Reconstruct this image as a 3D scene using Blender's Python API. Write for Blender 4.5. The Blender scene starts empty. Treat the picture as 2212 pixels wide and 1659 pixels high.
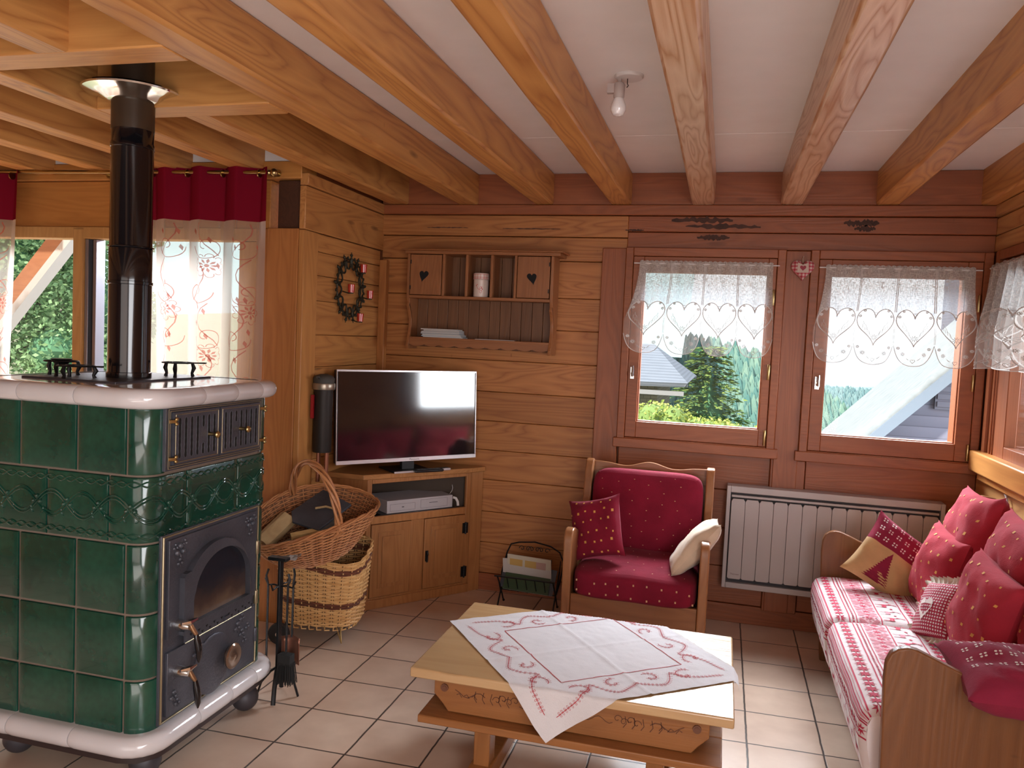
import bpy, bmesh, math, random
from math import sin, cos, pi, radians, sqrt, atan2, exp
from mathutils import Vector, Matrix, noise
from mathutils.geometry import tessellate_polygon
random.seed(7)
SC = bpy.context.scene
COL = SC.collection
# ------------------------------------------------------------------ mesh builder
class MB:
    def __init__(s): s.v = []; s.f = []; s.m = []; s.T = None
    def vert(s, p):
        p = Vector(p)
        s.v.append(s.T @ p if s.T else p); return len(s.v) - 1
    def face(s, idx, m=0): s.f.append(tuple(idx)); s.m.append(m)
    def poly(s, pts, m=0): s.face([s.vert(p) for p in pts], m)
    def box(s, x0, x1, y0, y1, z0, z1, m=0):
        if x0 > x1: x0, x1 = x1, x0
        if y0 > y1: y0, y1 = y1, y0
        if z0 > z1: z0, z1 = z1, z0
        i = [s.vert(p) for p in ((x0,y0,z0),(x1,y0,z0),(x1,y1,z0),(x0,y1,z0),(x0,y0,z1),(x1,y0,z1),(x1,y1,z1),(x0,y1,z1))]
        for q in ((3,2,1,0),(4,5,6,7),(0,1,5,4),(1,2,6,5),(2,3,7,6),(3,0,4,7)): s.face([i[k] for k in q], m)
    def prism(s, poly, fn0, fn1, m=0):
        a = [s.vert(fn0(*p)) for p in poly]; b = [s.vert(fn1(*p)) for p in poly]; n = len(poly)
        tris = tessellate_polygon([[Vector((p[0], p[1], 0)) for p in poly]])
        for t in tris:
            s.face([a[t[0]], a[t[1]], a[t[2]]], m); s.face([b[t[2]], b[t[1]], b[t[0]]], m)
        for k in range(n): s.face((a[k], b[k], b[(k+1) % n], a[(k+1) % n]), m)
    def prism_xz(s, poly, y0, y1, m=0): s.prism(poly, lambda x, z: (x, y0, z), lambda x, z: (x, y1, z), m)
    def prism_yz(s, poly, x0, x1, m=0): s.prism(poly, lambda y, z: (x0, y, z), lambda y, z: (x1, y, z), m)
    def prism_xy(s, poly, z0, z1, m=0): s.prism(poly, lambda x, y: (x, y, z0), lambda x, y: (x, y, z1), m)
    def tube(s, pts, r, n=8, m=0, closed=False, flat=None):
        pts = [Vector(p) for p in pts]; N = len(pts); rings = []
        up = Vector((0, 0, 1)); prev = None
        for k, p in enumerate(pts):
            a = pts[(k-1) % N] if (closed or k > 0) else p
            b = pts[(k+1) % N] if (closed or k < N-1) else p
            t = (b - a)
            if t.length < 1e-9: t = Vector((0, 0, 1))
            t.normalize()
            if prev is None:
                ref = Vector((0, 0, 1)) if abs(t.z) < .9 else Vector((1, 0, 0))
                u = t.cross(ref).normalized()
            else:
                u = (prev - t * prev.dot(t))
                u = u.normalized() if u.length > 1e-6 else t.orthogonal().normalized()
            prev = u; w = t.cross(u)
            rr = r[k] if isinstance(r, (list, tuple)) else r
            fl = flat or 1
            rings.append([s.vert(p + u * (cos(2*pi*j/n) * rr) + w * (sin(2*pi*j/n) * rr * fl)) for j in range(n)])
        for k in range(N if closed else N-1):
            A, B = rings[k], rings[(k+1) % N]
            for j in range(n): s.face((A[j], A[(j+1) % n], B[(j+1) % n], B[j]), m)
        if not closed:
            s.face(rings[0][::-1], m); s.face(rings[-1], m)
    def lathe(s, prof, c=(0, 0, 0), n=24, m=0, axis='z'):
        c = Vector(c); rings = []
        for r, h in prof:
            ring = []
            for j in range(n):
                a = 2*pi*j/n; p = (r*cos(a), r*sin(a), h)
                if axis == 'x': p = (h, r*cos(a), r*sin(a))
                elif axis == 'y': p = (r*cos(a), h, r*sin(a))
                ring.append(s.vert(c + Vector(p)))
            rings.append(ring)
        for A, B in zip(rings, rings[1:]):
            for j in range(n): s.face((A[j], A[(j+1) % n], B[(j+1) % n], B[j]), m)
        s.face(rings[0][::-1], m); s.face(rings[-1], m)
    def grid(s, fn, nu, nv, m=0, mfn=None, closeu=False, flip=False):
        ix = [[s.vert(fn(i/nu, j/nv)) for j in range(nv+1)] for i in range(nu + (0 if closeu else 1))]
        L = len(ix)
        for i in range(nu):
            for j in range(nv):
                q = (ix[i][j], ix[(i+1) % L][j], ix[(i+1) % L][j+1], ix[i][j+1])
                s.face(q[::-1] if flip else q, mfn((i+.5)/nu, (j+.5)/nv) if mfn else m)
    def sphere(s, c, r, m=0, nu=14, nv=9, sz=1.0):
        c = Vector(c)
        s.lathe([(max(1e-4, r*sin(pi*k/nv)), -r*sz*cos(pi*k/nv)) for k in range(nv+1)], c, nu, m)
    def decal(s, F, poly, m=1):
        """flat polygon in surface coordinates (u, v), laid on surface F(u, v)"""
        ids = [s.vert(F(*p)) for p in poly]
        for t in tessellate_polygon([[Vector((p[0], p[1], 0)) for p in poly]]): s.face([ids[k] for k in t], m)
    def strip(s, F, pts, w, m=1, closed=False):
        n = len(pts); L = []; R = []
        for k in range(n):
            a = pts[(k-1) % n] if (closed or k > 0) else pts[k]
            b = pts[(k+1) % n] if (closed or k < n-1) else pts[k]
            dx, dy = b[0]-a[0], b[1]-a[1]; l = math.hypot(dx, dy) or 1e-9
            nx, ny = -dy/l*w/2, dx/l*w/2
            L.append(s.vert(F(pts[k][0]+nx, pts[k][1]+ny))); R.append(s.vert(F(pts[k][0]-nx, pts[k][1]-ny)))
        for k in range(n if closed else n-1): s.face((L[k], L[(k+1) % n], R[(k+1) % n], R[k]), m)
    def build(s, name, mats, parent=None, bevel=0, smooth=True, ang=40, solid=0, subsurf=0, segs=2, fixn=True):
        me = bpy.data.meshes.new(name)
        me.from_pydata([tuple(p) for p in s.v], [], s.f)
        if not isinstance(mats, (list, tuple)): mats = [mats]
        for m in mats: me.materials.append(m)
        me.polygons.foreach_set('material_index', s.m)
        if fixn:
            bm = bmesh.new(); bm.from_mesh(me)
            bmesh.ops.recalc_face_normals(bm, faces=bm.faces); bm.to_mesh(me); bm.free()
        if smooth:
            me.polygons.foreach_set('use_smooth', [True]*len(me.polygons))
            me.set_sharp_from_angle(angle=radians(ang))
        me.update()
        o = bpy.data.objects.new(name, me); COL.objects.link(o)
        if parent: o.parent = parent
        if solid:
            md = o.modifiers.new('solid', 'SOLIDIFY'); md.thickness = solid; md.offset = -1
        if bevel:
            md = o.modifiers.new('bevel', 'BEVEL'); md.width = bevel; md.segments = segs; md.limit_method = 'ANGLE'; md.angle_limit = radians(40)
            md.harden_normals = False
        if subsurf:
            md = o.modifiers.new('sub', 'SUBSURF'); md.levels = subsurf; md.render_levels = subsurf
        return o
def tag(o, label=None, cat=None, group=None, kind=None):
    if label: o['label'] = label
    if cat: o['category'] = cat
    if group: o['group'] = group
    if kind: o['kind'] = kind
    return o
def thing(name, label, cat, loc=(0, 0, 0), rz=0, group=None, rot=None):
    o = bpy.data.objects.new(name, None); COL.objects.link(o); o.empty_display_size = .1
    o.location = loc; o.rotation_euler = rot if rot else (0, 0, rz)
    return tag(o, label, cat, group)
def dup(root, loc, rot, label, group=None):
    r = root.copy(); COL.objects.link(r); r.location = loc; r.rotation_euler = rot; r['label'] = label
    if group: r['group'] = group
    for ch in list(root.children):
        c = ch.copy(); COL.objects.link(c); c.parent = r
        for g in list(ch.children):
            d = g.copy(); COL.objects.link(d); d.parent = c
    return r
def struct(name, mb, mats, label=None, **k):
    o = mb.build(name, mats, **k); o['kind'] = 'structure'
    if label: o['label'] = label
    return o
def arc(cx, cy, r, a0, a1, n, ry=None):
    ry = r if ry is None else ry
    return [(cx + r*cos(radians(a0 + (a1-a0)*k/n)), cy + ry*sin(radians(a0 + (a1-a0)*k/n))) for k in range(n+1)]
def heart(n=28, s=1.0, cx=0, cy=0):
    out = []
    for k in range(n):
        t = 2*pi*k/n
        out.append((cx + s*16*sin(t)**3/17, cy + s*(13*cos(t)-5*cos(2*t)-2*cos(3*t)-cos(4*t))/17))
    return out
# ------------------------------------------------------------------ materials
MATS = {}
class NT:
    def __init__(s, name):
        s.mat = bpy.data.materials.new(name); s.mat.use_nodes = True
        s.t = s.mat.node_tree; s.t.nodes.clear()
        s.out = s.n('ShaderNodeOutputMaterial')
    def n(s, ty, **k):
        nd = s.t.nodes.new(ty)
        for a, b in k.items():
            if a.startswith('i_'):
                key = a[2:].replace('_', ' ')
                nd.inputs[int(key) if key.isdigit() else key].default_value = b
            else: setattr(nd, a, b)
        return nd
    def l(s, a, b): s.t.links.new(a, b)
    def val(s, sock, v):
        if isinstance(v, (int, float, tuple, list)): sock.default_value = v
        else: s.l(v, sock)
    def math(s, op, a, b=0.0, clamp=False):
        nd = s.n('ShaderNodeMath', operation=op, use_clamp=clamp); s.val(nd.inputs[0], a); s.val(nd.inputs[1], b); return nd.outputs[0]
    def mix(s, f, a, b, mode='MIX'):
        nd = s.n('ShaderNodeMix', data_type='RGBA', blend_type=mode)
        s.val(nd.inputs[0], f); s.val(nd.inputs[6], c4(a)); s.val(nd.inputs[7], c4(b)); return nd.outputs[2]
    def ramp(s, f, stops):
        nd = s.n('ShaderNodeValToRGB'); el = nd.color_ramp.elements
        while len(el) > 1: el.remove(el[-1])
        el[0].position = stops[0][0]; el[0].color = c4(stops[0][1])
        for p, c in stops[1:]:
            e = el.new(p); e.color = c4(c)
        s.l(f, nd.inputs[0]); return nd.outputs[0]
    def bsdf(s, **k):
        b = s.n('ShaderNodeBsdfPrincipled')
        for a, v in k.items(): s.val(b.inputs[a.replace('_', ' ')], v)
        s.l(b.outputs[0], s.out.inputs[0]); return b
    def bump(s, h, strength=.3, dist=.01):
        b = s.n('ShaderNodeBump'); b.inputs['Strength'].default_value = strength; b.inputs['Distance'].default_value = dist
        s.l(h, b.inputs['Height']); return b.outputs[0]
    def noise(s, vec=None, scale=5, detail=3, rough=.5, dist=0):
        nd = s.n('ShaderNodeTexNoise'); nd.inputs['Scale'].default_value = scale; nd.inputs['Detail'].default_value = detail
        nd.inputs['Roughness'].default_value = rough; nd.inputs['Distortion'].default_value = dist
        if vec is not None: s.l(vec, nd.inputs['Vector'])
        return nd.outputs[0]
    def obj(s): return s.n('ShaderNodeTexCoord').outputs['Object']
    def mapping(s, vec, scale=(1, 1, 1), loc=(0, 0, 0), rot=(0, 0, 0)):
        m = s.n('ShaderNodeMapping'); m.inputs['Scale'].default_value = scale; m.inputs['Location'].default_value = loc; m.inputs['Rotation'].default_value = rot
        s.l(vec, m.inputs['Vector']); return m.outputs[0]
def c4(c):
    if isinstance(c, (tuple, list)): return (c[0], c[1], c[2], 1.0)
    return c
def srgb(r, g, b):
    f = lambda x: (x/255/12.92) if x/255 <= .04045 else ((x/255+.055)/1.055)**2.4
    return (f(r), f(g), f(b))
def plain(name, col, rough=.5, metal=0, bump=0, bscale=60, var=0, spec=.5, coat=0):
    if name in MATS: return MATS[name]
    t = NT(name); o = t.obj(); c = c4(col)
    if var:
        n = t.noise(o, 6, 4); dark = tuple(x*(1-var) for x in col)
        c = t.ramp(n, [(.3, dark), (.7, col)])
    b = t.bsdf(Base_Color=c, Roughness=rough, Metallic=metal)
    b.inputs['Specular IOR Level'].default_value = spec
    if coat: b.inputs['Coat Weight'].default_value = coat; b.inputs['Coat Roughness'].default_value = .08
    if bump: t.l(t.bump(t.noise(o, bscale, 3), bump, .005), b.inputs['Normal'])
    MATS[name] = t.mat; return t.mat
def wood(name, base, dark, axis='x', rough=.42, knots=.5, ring=14, contrast=.6, tone=.18, spec=.4, scale=1.0):
    key = name
    if key in MATS: return MATS[key]
    t = NT(name); o = t.obj()
    geo = t.n('ShaderNodeNewGeometry').outputs['Random Per Island']
    rnd = t.n('ShaderNodeObjectInfo').outputs['Random']
    off = t.n('ShaderNodeCombineXYZ')
    r2 = t.math('ADD', t.math('MULTIPLY', geo, 37.0), t.math('MULTIPLY', rnd, 53.0))
    for k in range(3): t.l(r2, off.inputs[k])
    add = t.n('ShaderNodeVectorMath', operation='ADD'); t.l(o, add.inputs[0]); t.l(off.outputs[0], add.inputs[1])
    p = add.outputs[0]
    a, c = .55*scale, 6.0*scale
    sc = {'x': (a, c, c), 'y': (c, a, c), 'z': (c, c, a)}[axis]
    q = t.mapping(p, sc)
    big = t.noise(q, 1.0, 2, .5, .6)
    rings = t.math('FRACT', t.math('MULTIPLY', big, ring))
    rings = t.math('SUBTRACT', 1.0, t.math('MULTIPLY', t.math('ABSOLUTE', t.math('SUBTRACT', rings, .5)), 2.0))
    sc2 = {'x': (3, 120, 120), 'y': (120, 3, 120), 'z': (120, 120, 3)}[axis]
    fine = t.noise(t.mapping(p, sc2), 1.0, 3, .6)
    f = t.math('MULTIPLY', rings, contrast)
    f = t.math('ADD', f, t.math('MULTIPLY', t.math('SUBTRACT', fine, .5), .5), clamp=True)
    mid = tuple((x*.62 + y*.38) for x, y in zip(base, dark))
    col = t.ramp(f, [(0.0, base), (.6, mid), (1.0, dark)])
    tonef = t.math('ADD', t.math('MULTIPLY', geo, tone), t.math('MULTIPLY', t.noise(t.mapping(p, tuple(x*.25 for x in sc)), 1.0, 2), .25))
    col = t.mix(tonef, col, tuple(x*.35 for x in dark))
    if knots:
        ks = {'x': (1.3, 5, 5), 'y': (5, 1.3, 5), 'z': (5, 5, 1.3)}[axis]
        vo = t.n('ShaderNodeTexVoronoi'); vo.inputs['Scale'].default_value = 1.0; t.l(t.mapping(p, ks), vo.inputs['Vector'])
        k = t.math('SUBTRACT', 1.0, t.math('DIVIDE', vo.outputs['Distance'], .085), clamp=True)
        k = t.math('MULTIPLY', t.math('POWER', k, .6), knots)
        col = t.mix(k, col, tuple(x*.28 for x in dark))
        v2 = t.n('ShaderNodeTexVoronoi'); v2.inputs['Scale'].default_value = 1.0; t.l(t.mapping(p, {'x': (7, 3, 3), 'y': (3, 7, 3), 'z': (3, 3, 7)}[axis], loc=(3.3, 1.7, 9.1)), v2.inputs['Vector'])
        k2 = t.math('SUBTRACT', 1.0, t.math('DIVIDE', v2.outputs['Distance'], .05), clamp=True)
        col = t.mix(t.math('MULTIPLY', k2, knots*.7), col, tuple(x*.35 for x in dark))
    b = t.bsdf(Base_Color=col, Roughness=rough)
    b.inputs['Specular IOR Level'].default_value = spec
    t.l(t.bump(t.math('ADD', fine, t.math('MULTIPLY', rings, -.6)), .12, .004), b.inputs['Normal'])
    MATS[key] = t.mat; return t.mat
def fabric(name, col, rough=.9, weave=900, bump=.4, var=.25, sheen=.3):
    if name in MATS: return MATS[name]
    t = NT(name); o = t.obj()
    n = t.noise(o, 9, 4)
    c = t.ramp(n, [(.3, tuple(x*(1-var) for x in col)), (.7, col)])
    b = t.bsdf(Base_Color=c, Roughness=rough)
    b.inputs['Sheen Weight'].default_value = sheen; b.inputs['Specular IOR Level'].default_value = .15
    t.l(t.bump(t.math('ADD', t.noise(o, weave*.35, 2), t.math('MULTIPLY', t.noise(o, 35, 3), 1.5)), bump, .002), b.inputs['Normal'])
    MATS[name] = t.mat; return t.mat
PINE = ((.60, .27, .085), (.34, .115, .03))
WALL = ((.50, .205, .062), (.27, .085, .022))
RED = ((.35, .105, .038), (.18, .05, .019))
LIGHT = ((.72, .40, .17), (.48, .21, .075))
w_beam = wood('beam_wood', (.70, .34, .105), (.40, .15, .042), 'y', rough=.4, ring=12, contrast=.85, knots=.8)
w_worn = wood('worn_beam_wood', (.80, .54, .36), (.50, .22, .08), 'y', rough=.32, ring=15, contrast=.95, knots=.8, spec=.7)
w_header = wood('header_wood', (.70, .34, .105), (.40, .15, .042), 'x', rough=.4)
w_wallx = wood('wall_board_wood', *WALL, 'x', rough=.45, knots=.95, contrast=.8)
w_wally = wood('side_wall_board_wood', (.58, .27, .085), (.33, .12, .034), 'y', rough=.45, knots=.95, contrast=.8)
w_redx = wood('stained_shaded_board_wood', *RED, 'x', rough=.42, knots=.5)  # stain on trim and frames; on wall boards also painted backlit shade
w_redz = wood('stained_post_wood', *RED, 'z', rough=.4, knots=.4)
w_postz = wood('post_wood', (.52, .21, .06), (.29, .09, .024), 'z', rough=.45, knots=.5)
w_darkx = wood('dark_ceiling_wood', (.085, .03, .012), (.04, .014, .007), 'y', rough=.6, knots=.2)
w_x = wood('pine_x', *PINE, 'x'); w_y = wood('pine_y', *PINE, 'y'); w_z = wood('pine_z', *PINE, 'z')
white_paint = plain('white_ceiling_paint', (.80, .79, .79), .6, var=.05, bump=.05, bscale=20)
brass = plain('brass', (.45, .33, .15), .28, 1)
black_iron = plain('black_iron', (.018, .018, .02), .42, .6, bump=.2, bscale=120)
cast_iron = plain('cast_iron', (.10, .105, .13), .42, .45, bump=.35, bscale=90, var=.35)
chrome = plain('chrome', (.75, .75, .72), .12, 1)
plastic_w = plain('white_plastic', (.62, .6, .6), .35)
# ------------------------------------------------------------------ room shell
WX, WXL, WY, WYA = 1.38, -2.2, 4.85, 3.83
t = NT('floor_tiles'); o = t.obj()
sp = t.n('ShaderNodeSeparateXYZ'); t.l(o, sp.inputs[0])
u = t.math('DIVIDE', t.math('ADD', sp.outputs[0], 1.927+30.2), .302)
v = t.math('DIVIDE', t.math('ADD', t.math('SUBTRACT', sp.outputs[1], t.math('MULTIPLY', sp.outputs[0], .025)), 30.0-2.758), .30)
nz = t.math('MULTIPLY', t.math('SUBTRACT', t.noise(o, 14, 3), .5), .02)
def edge(x):
    f = t.math('FRACT', t.math('ADD', x, nz)); f = t.math('ABSOLUTE', t.math('SUBTRACT', f, .5)); return f
e = t.math('MAXIMUM', edge(u), edge(v))
g = t.n('ShaderNodeMapRange'); g.inputs[1].default_value = .483; g.inputs[2].default_value = .492; t.l(e, g.inputs[0])
cell = t.n('ShaderNodeCombineXYZ'); t.l(t.math('FLOOR', u), cell.inputs[0]); t.l(t.math('FLOOR', v), cell.inputs[1])
wn = t.n('ShaderNodeTexWhiteNoise'); t.l(cell.outputs[0], wn.inputs[0])
ca = t.ramp(t.noise(o, 6, 3, .5), [(.25, (.52, .37, .28)), (.75, (.66, .50, .39))])
ca = t.mix(t.math('MULTIPLY', wn.outputs[0], .22), ca, (.42, .29, .21))
col = t.mix(g.outputs[0], ca, (.055, .042, .036))
hgt = t.math('SUBTRACT', t.math('MULTIPLY', t.noise(o, 7, 2), .15), g.outputs[0])
ro = t.math('ADD', t.math('MULTIPLY', t.noise(o, 7, 2), .06), .27)
b = t.bsdf(Base_Color=col, Roughness=ro); t.l(t.bump(hgt, .35, .004), b.inputs['Normal'])
floor_mat = t.mat
m = MB(); m.box(-5.5, 1.55, -2.7, 5.0, -.12, 0)
struct('floor', m, floor_mat, 'floor of square terracotta beige tiles with dark grout', smooth=False)

def boards(m, x0, x1, z0, z1, y, seams, th=.03, mi=0):
    zs = [z0] + [s for s in seams if z0+.01 < s < z1-.01] + [z1]
    for a, b2 in zip(zs, zs[1:]): m.box(x0, x1, y, y+th, a+.0012, b2-.0012, mi)
SE = [.11, .31, .51, .717, .908, 1.095, 1.283, 1.484, 1.69, 1.89, 2.117]
m = MB()
# backing with the two window openings
G1, G2 = (-.50, .235), (.55, 1.262)
m.box(-2.4, G1[0], WY+.032, WY+.16, 0, 2.66, 1)
for a, b2 in ((G1[1], G2[0]), (G2[1], 1.55)): m.box(a, b2, WY+.032, WY+.16, 1.15, 2.08, 1)
m.box(G1[0], 1.55, WY+.032, WY+.16, 0, 1.15, 1); m.box(G1[0], 1.55, WY+.032, WY+.16, 2.08, 2.66, 1)
boards(m, WXL, -.745, 0.11, 2.117, WY, SE)
m.box(WXL, -.6, WY-.012, WY+.03, 2.119, 2.262, 0); 
m.box(WXL, -.6, WY-.02, WY+.03, 2.266, 2.394, 0)
m.box(-.6, WX, WY-.012, WY+.03, 2.205, 2.3, 2); m.box(-.6, WX, WY-.02, WY+.03, 2.303, 2.394, 2)
boards(m, -.59, .30, .11, 1.015, WY, [.33, .56, .79], mi=2); boards(m, .495, WX, .11, 1.015, WY, [.3, .53, .76], mi=2)  # redder, darker boards: shade of the backlit wall put into the colour
struct('wall_back', m, [w_wallx, w_redx, w_redx], 'back wall of horizontal wooden boards', bevel=.004)
m = MB(); rr = random.Random(31)
for x0, x1, zc, hh_ in ((-.36, .02, 2.372, .022), (-.28, .18, 2.335, .018), (-.20, .0, 2.27, .02), (.60, .80, 2.36, .025), (.66, .78, 2.33, .02), (-.62, -.5, 2.31, .008), (-1.9, -1.6, 2.315, .004), (-1.4, -1.0, 2.312, .004)):
    n = 26; up = [(x0+(x1-x0)*k/n, zc + hh_*sin(pi*k/n)**.5*(.3+.9*rr.random())) for k in range(n+1)]; dn = [(x0+(x1-x0)*k/n, zc - hh_*sin(pi*k/n)**.5*(.2+.8*rr.random())) for k in range(n, -1, -1)]
    m.prism_xz(up[1:-1]+dn[1:-1], WY-.0215, WY-.0208)
struct('trim_7', m, plain('dark_weathered_wood', (.085, .035, .022), .8, bump=.6, bscale=40, var=.6), 'dark weathered patches in the board above the back windows', smooth=False)
m = MB(); m.box(-.745, -.6, WY-.035, WY+.03, 0, 2.2); struct('trim_1', m, w_redz, 'vertical wooden post left of the left window', bevel=.004)
m = MB(); m.box(.312, .445, WY-.035, WY+.03, 0.1, 2.2); m.box(.30, .49, WY-.028, WY+.03, .1, 1.0)
struct('trim_2', m, w_redz, 'vertical wooden post between the two back windows', bevel=.004)
m = MB(); m.box(WXL, WX, WY-.045, WY+.03, 2.397, 2.457); struct('trim_3', m, w_redx, 'horizontal moulding under the beam ends', bevel=.005)
m = MB(); m.box(WXL, WX, WY-.03, WY+.03, 2.46, 2.648); struct('trim_4', m, w_redx, 'dark red fascia board between the beam ends', bevel=.003)
m = MB(); m.box(WXL, WX, WY-.008, WY+.03, 0, .108); struct('shadow_gap_back', m, w_redx, 'dark strip in place of the shadow gap along the back wall', bevel=.003)  # dark strip painted in for the shadow gap at the wall foot
m = MB(); m.box(WXL, WXL+.05, WY-.05, WY, 0, 2.1); struct('trim_5', m, w_postz, 'narrow corner post between left wall and back wall', bevel=.004)
# left wall return
m = MB(); m.box(-2.36, WXL-.03, WYA+.12, WY+.1, 0, 2.66, 1)
ys0, ys1 = 3.99, 4.81
zs = [0, .22, .45, .68, .9, 1.09, 1.27, 1.42, 1.60, 1.79, 1.93, 2.06, 2.16]
for a, b2 in zip(zs, zs[1:]): m.box(WXL-.03, WXL, ys0, ys1, a+.0012, b2-.0012, 0)
m.box(WXL-.03, WXL+.006, WYA+.004, WY, 2.163, 2.392, 0); m.box(WXL-.03, WXL+.02, WYA+.004, WY, 2.395, 2.458, 0)
m.box(WXL-.03, WXL+.004, WYA+.004, ys0-.002, 0, 2.16, 2)
struct('wall_left', m, [w_wally, w_redx, wood('side_post_wood', (.58, .27, .085), (.33, .12, .034), 'z')], 'left wall return of light wooden boards', bevel=.004)
# alcove wall around the sliding window (plane Y = 3.83)
m = MB()
m.box(-2.42, -2.2-.03, WYA, WYA+.16, 0, 2.165, 0)       # big post
m.box(-2.38, -2.222, WYA+.04, WYA+.16, 2.168, 2.425, 1)  # dark recess block
m.box(-5.5, -2.22, WYA, WYA+.16, 2.428, 2.52, 2)
m.box(-5.5, -2.42, WYA+.03, WYA+.16, 2.165, 2.425, 2)
m.box(-2.46, -2.42, WYA+.02, WYA+.16, 0, 2.165, 0)
m.box(-5.5, -5.1, WYA, WYA+.16, 0, 2.165, 0)
struct('wall_alcove', m, [w_postz, w_darkx, wood('lintel_wood', (.62, .27, .07), (.40, .15, .035), 'x')], 'wooden wall framing the wide window behind the stove', bevel=.004)
m = MB(); m.box(-5.5, -2.2, WYA+.01, WYA+.16, 2.523, 2.66); struct('trim_6', m, white_paint, 'white strip above the curtain rod')
# right wall with window three
m = MB()
m.box(WX+.032, 1.55, 4.46, 5.0, 0, 2.66, 1); m.box(WX+.032, 1.55, -2.7, 3.76, 0, 2.66, 1)
m.box(WX+.032, 1.55, 3.76, 4.46, 0, 1.19, 1); m.box(WX+.032, 1.55, 3.76, 4.46, 2.08, 2.66, 1)
zs = [0, .2, .42, .64, .82, .985]
for a, b2 in zip(zs, zs[1:]): m.box(WX, WX+.03, -2.7, WY, a+.0012, b2-.0012, 0)
zs = [2.21, 2.3, 2.394]
for a, b2 in zip(zs, zs[1:]): m.box(WX, WX+.03, -2.7, WY, a+.0012, b2-.0012, 0)
m.box(WX, WX+.03, 4.74, WY, .987, 2.208, 2); m.box(WX-.02, WX+.03, -2.7, WY, 2.397, 2.457, 0); m.box(WX-.01, WX+.03, -2.7, WY, 2.46, 2.65, 0)

zs = [.987, 1.19, 1.4, 1.6, 1.8, 2.0, 2.208]
for a, b2 in zip(zs, zs[1:]): m.box(WX, WX+.03, -2.7, 3.60, a+.0012, b2-.0012, 0)
struct('wall_right', m, [wood('right_wall_wood', (.66, .36, .14), (.35, .13, .04), 'y', ring=9, contrast=.8), w_redx, w_redz], 'right wall of wooden boards with a window', bevel=.004)
m = MB(); m.box(-5.6, -5.45, -2.7, 4.0, 0, 2.66); struct('wall_far_left', m, w_wally)
m = MB(); m.box(-5.5, 1.55, -2.8, -2.7, 0, 2.66); struct('wall_rear', m, w_wallx)
# ceiling
m = MB(); m.box(-1.62, 1.55, 3.972, 5.0, 2.65, 2.72); m.box(-1.62, 1.55, -2.7, 3.968, 2.65, 2.72)
struct('ceiling', m, white_paint, 'white painted ceiling panels above the beams', bevel=.002)
m = MB()
m.box(-5.5, -2.46, -2.7, 4.0, 2.66, 2.72); m.box(-2.46, -1.62, -2.7, 2.19, 2.66, 2.72); m.box(-2.46, -1.62, 2.65, 5.0, 2.66, 2.72)
m.box(-2.46, -2.42, 2.15, 2.7, 2.72, 3.5); m.box(-1.66, -1.62, 2.15, 2.7, 2.72, 3.5); m.box(-2.46, -1.62, 2.15, 2.19, 2.72, 3.5); m.box(-2.46, -1.62, 2.65, 2.7, 2.72, 3.5)
m.box(-2.46, -1.62, 2.15, 2.7, 3.5, 3.55)
struct('ceiling_alcove', m, w_darkx, 'dark wooden ceiling boards over the stove side', smooth=False)
# beams
BL = ['ceiling beam over the left wall return beside the stove', 'ceiling beam next to the stove pipe opening', 'ceiling beam above the television', 'ceiling beam just left of the ceiling bulb',
      'ceiling beam right of the bulb with worn white bark marks', 'ceiling beam above the gap between the back windows', 'ceiling beam with a long split above the right back window', 'ceiling beam along the right wall']
xs = [(-2.15, -2.02), (-1.68, -1.55), (-1.18, -1.065), (-.71, -.588), (-.23, -.104), (.263, .385), (.767, .89), (1.29, 1.375)]
for k, (a, b2) in enumerate(xs):
    m = MB()
    rr = random.Random(k)
    def beam(ya, yb):
        n = 14
        for side in (0,):
            def F(u, v, a=a, b2=b2):
                y = ya + (yb-ya)*u
                ang = v*4
                w = .004*noise.noise(Vector((y*2.2, k*7.1, int(ang))))
                pts = [(a, 2.65), (a+w, 2.46+w), (b2-w, 2.46+w), (b2, 2.65), (a, 2.65)]
                i = min(3, int(ang+1e-6)); f = ang - i
                p, q = pts[i], pts[i+1]
                return (p[0]+(q[0]-p[0])*f, y, p[1]+(q[1]-p[1])*f)
            m.grid(F, n, 4)
    if k == 0: beam(-2.6, 2.07); beam(2.78, WY-.03)
    else: beam(-2.6, WY-.03)
    struct('ceiling_beam', m, w_worn if k in (4, 5) else w_beam, BL[k], bevel=.012, ang=30)
JL = ['joist left of the stove pipe running to the window', 'second joist left of the stove pipe', 'third joist from the stove pipe', 'fourth joist from the stove pipe', 'joist nearest the far left wall']
for k, x in enumerate((-2.57, -3.02, -3.48, -3.95, -4.42)):
    m = MB(); m.box(x, x+.12, (-2.6 if k else 2.0), 3.85, 2.46, 2.66)
    struct('ceiling_beam', m, w_beam, JL[k], bevel=.006)
m = MB(); m.box(-2.6, -1.68, 2.07, 2.20, 2.46, 2.66); struct('ceiling_beam', m, w_header, 'near crosspiece of the frame around the stove pipe', bevel=.006)
m = MB(); m.box(-2.45, -1.68, 2.65, 2.79, 2.46, 2.66); struct('ceiling_beam', m, w_header, 'far crosspiece of the frame around the stove pipe', bevel=.006)
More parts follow.
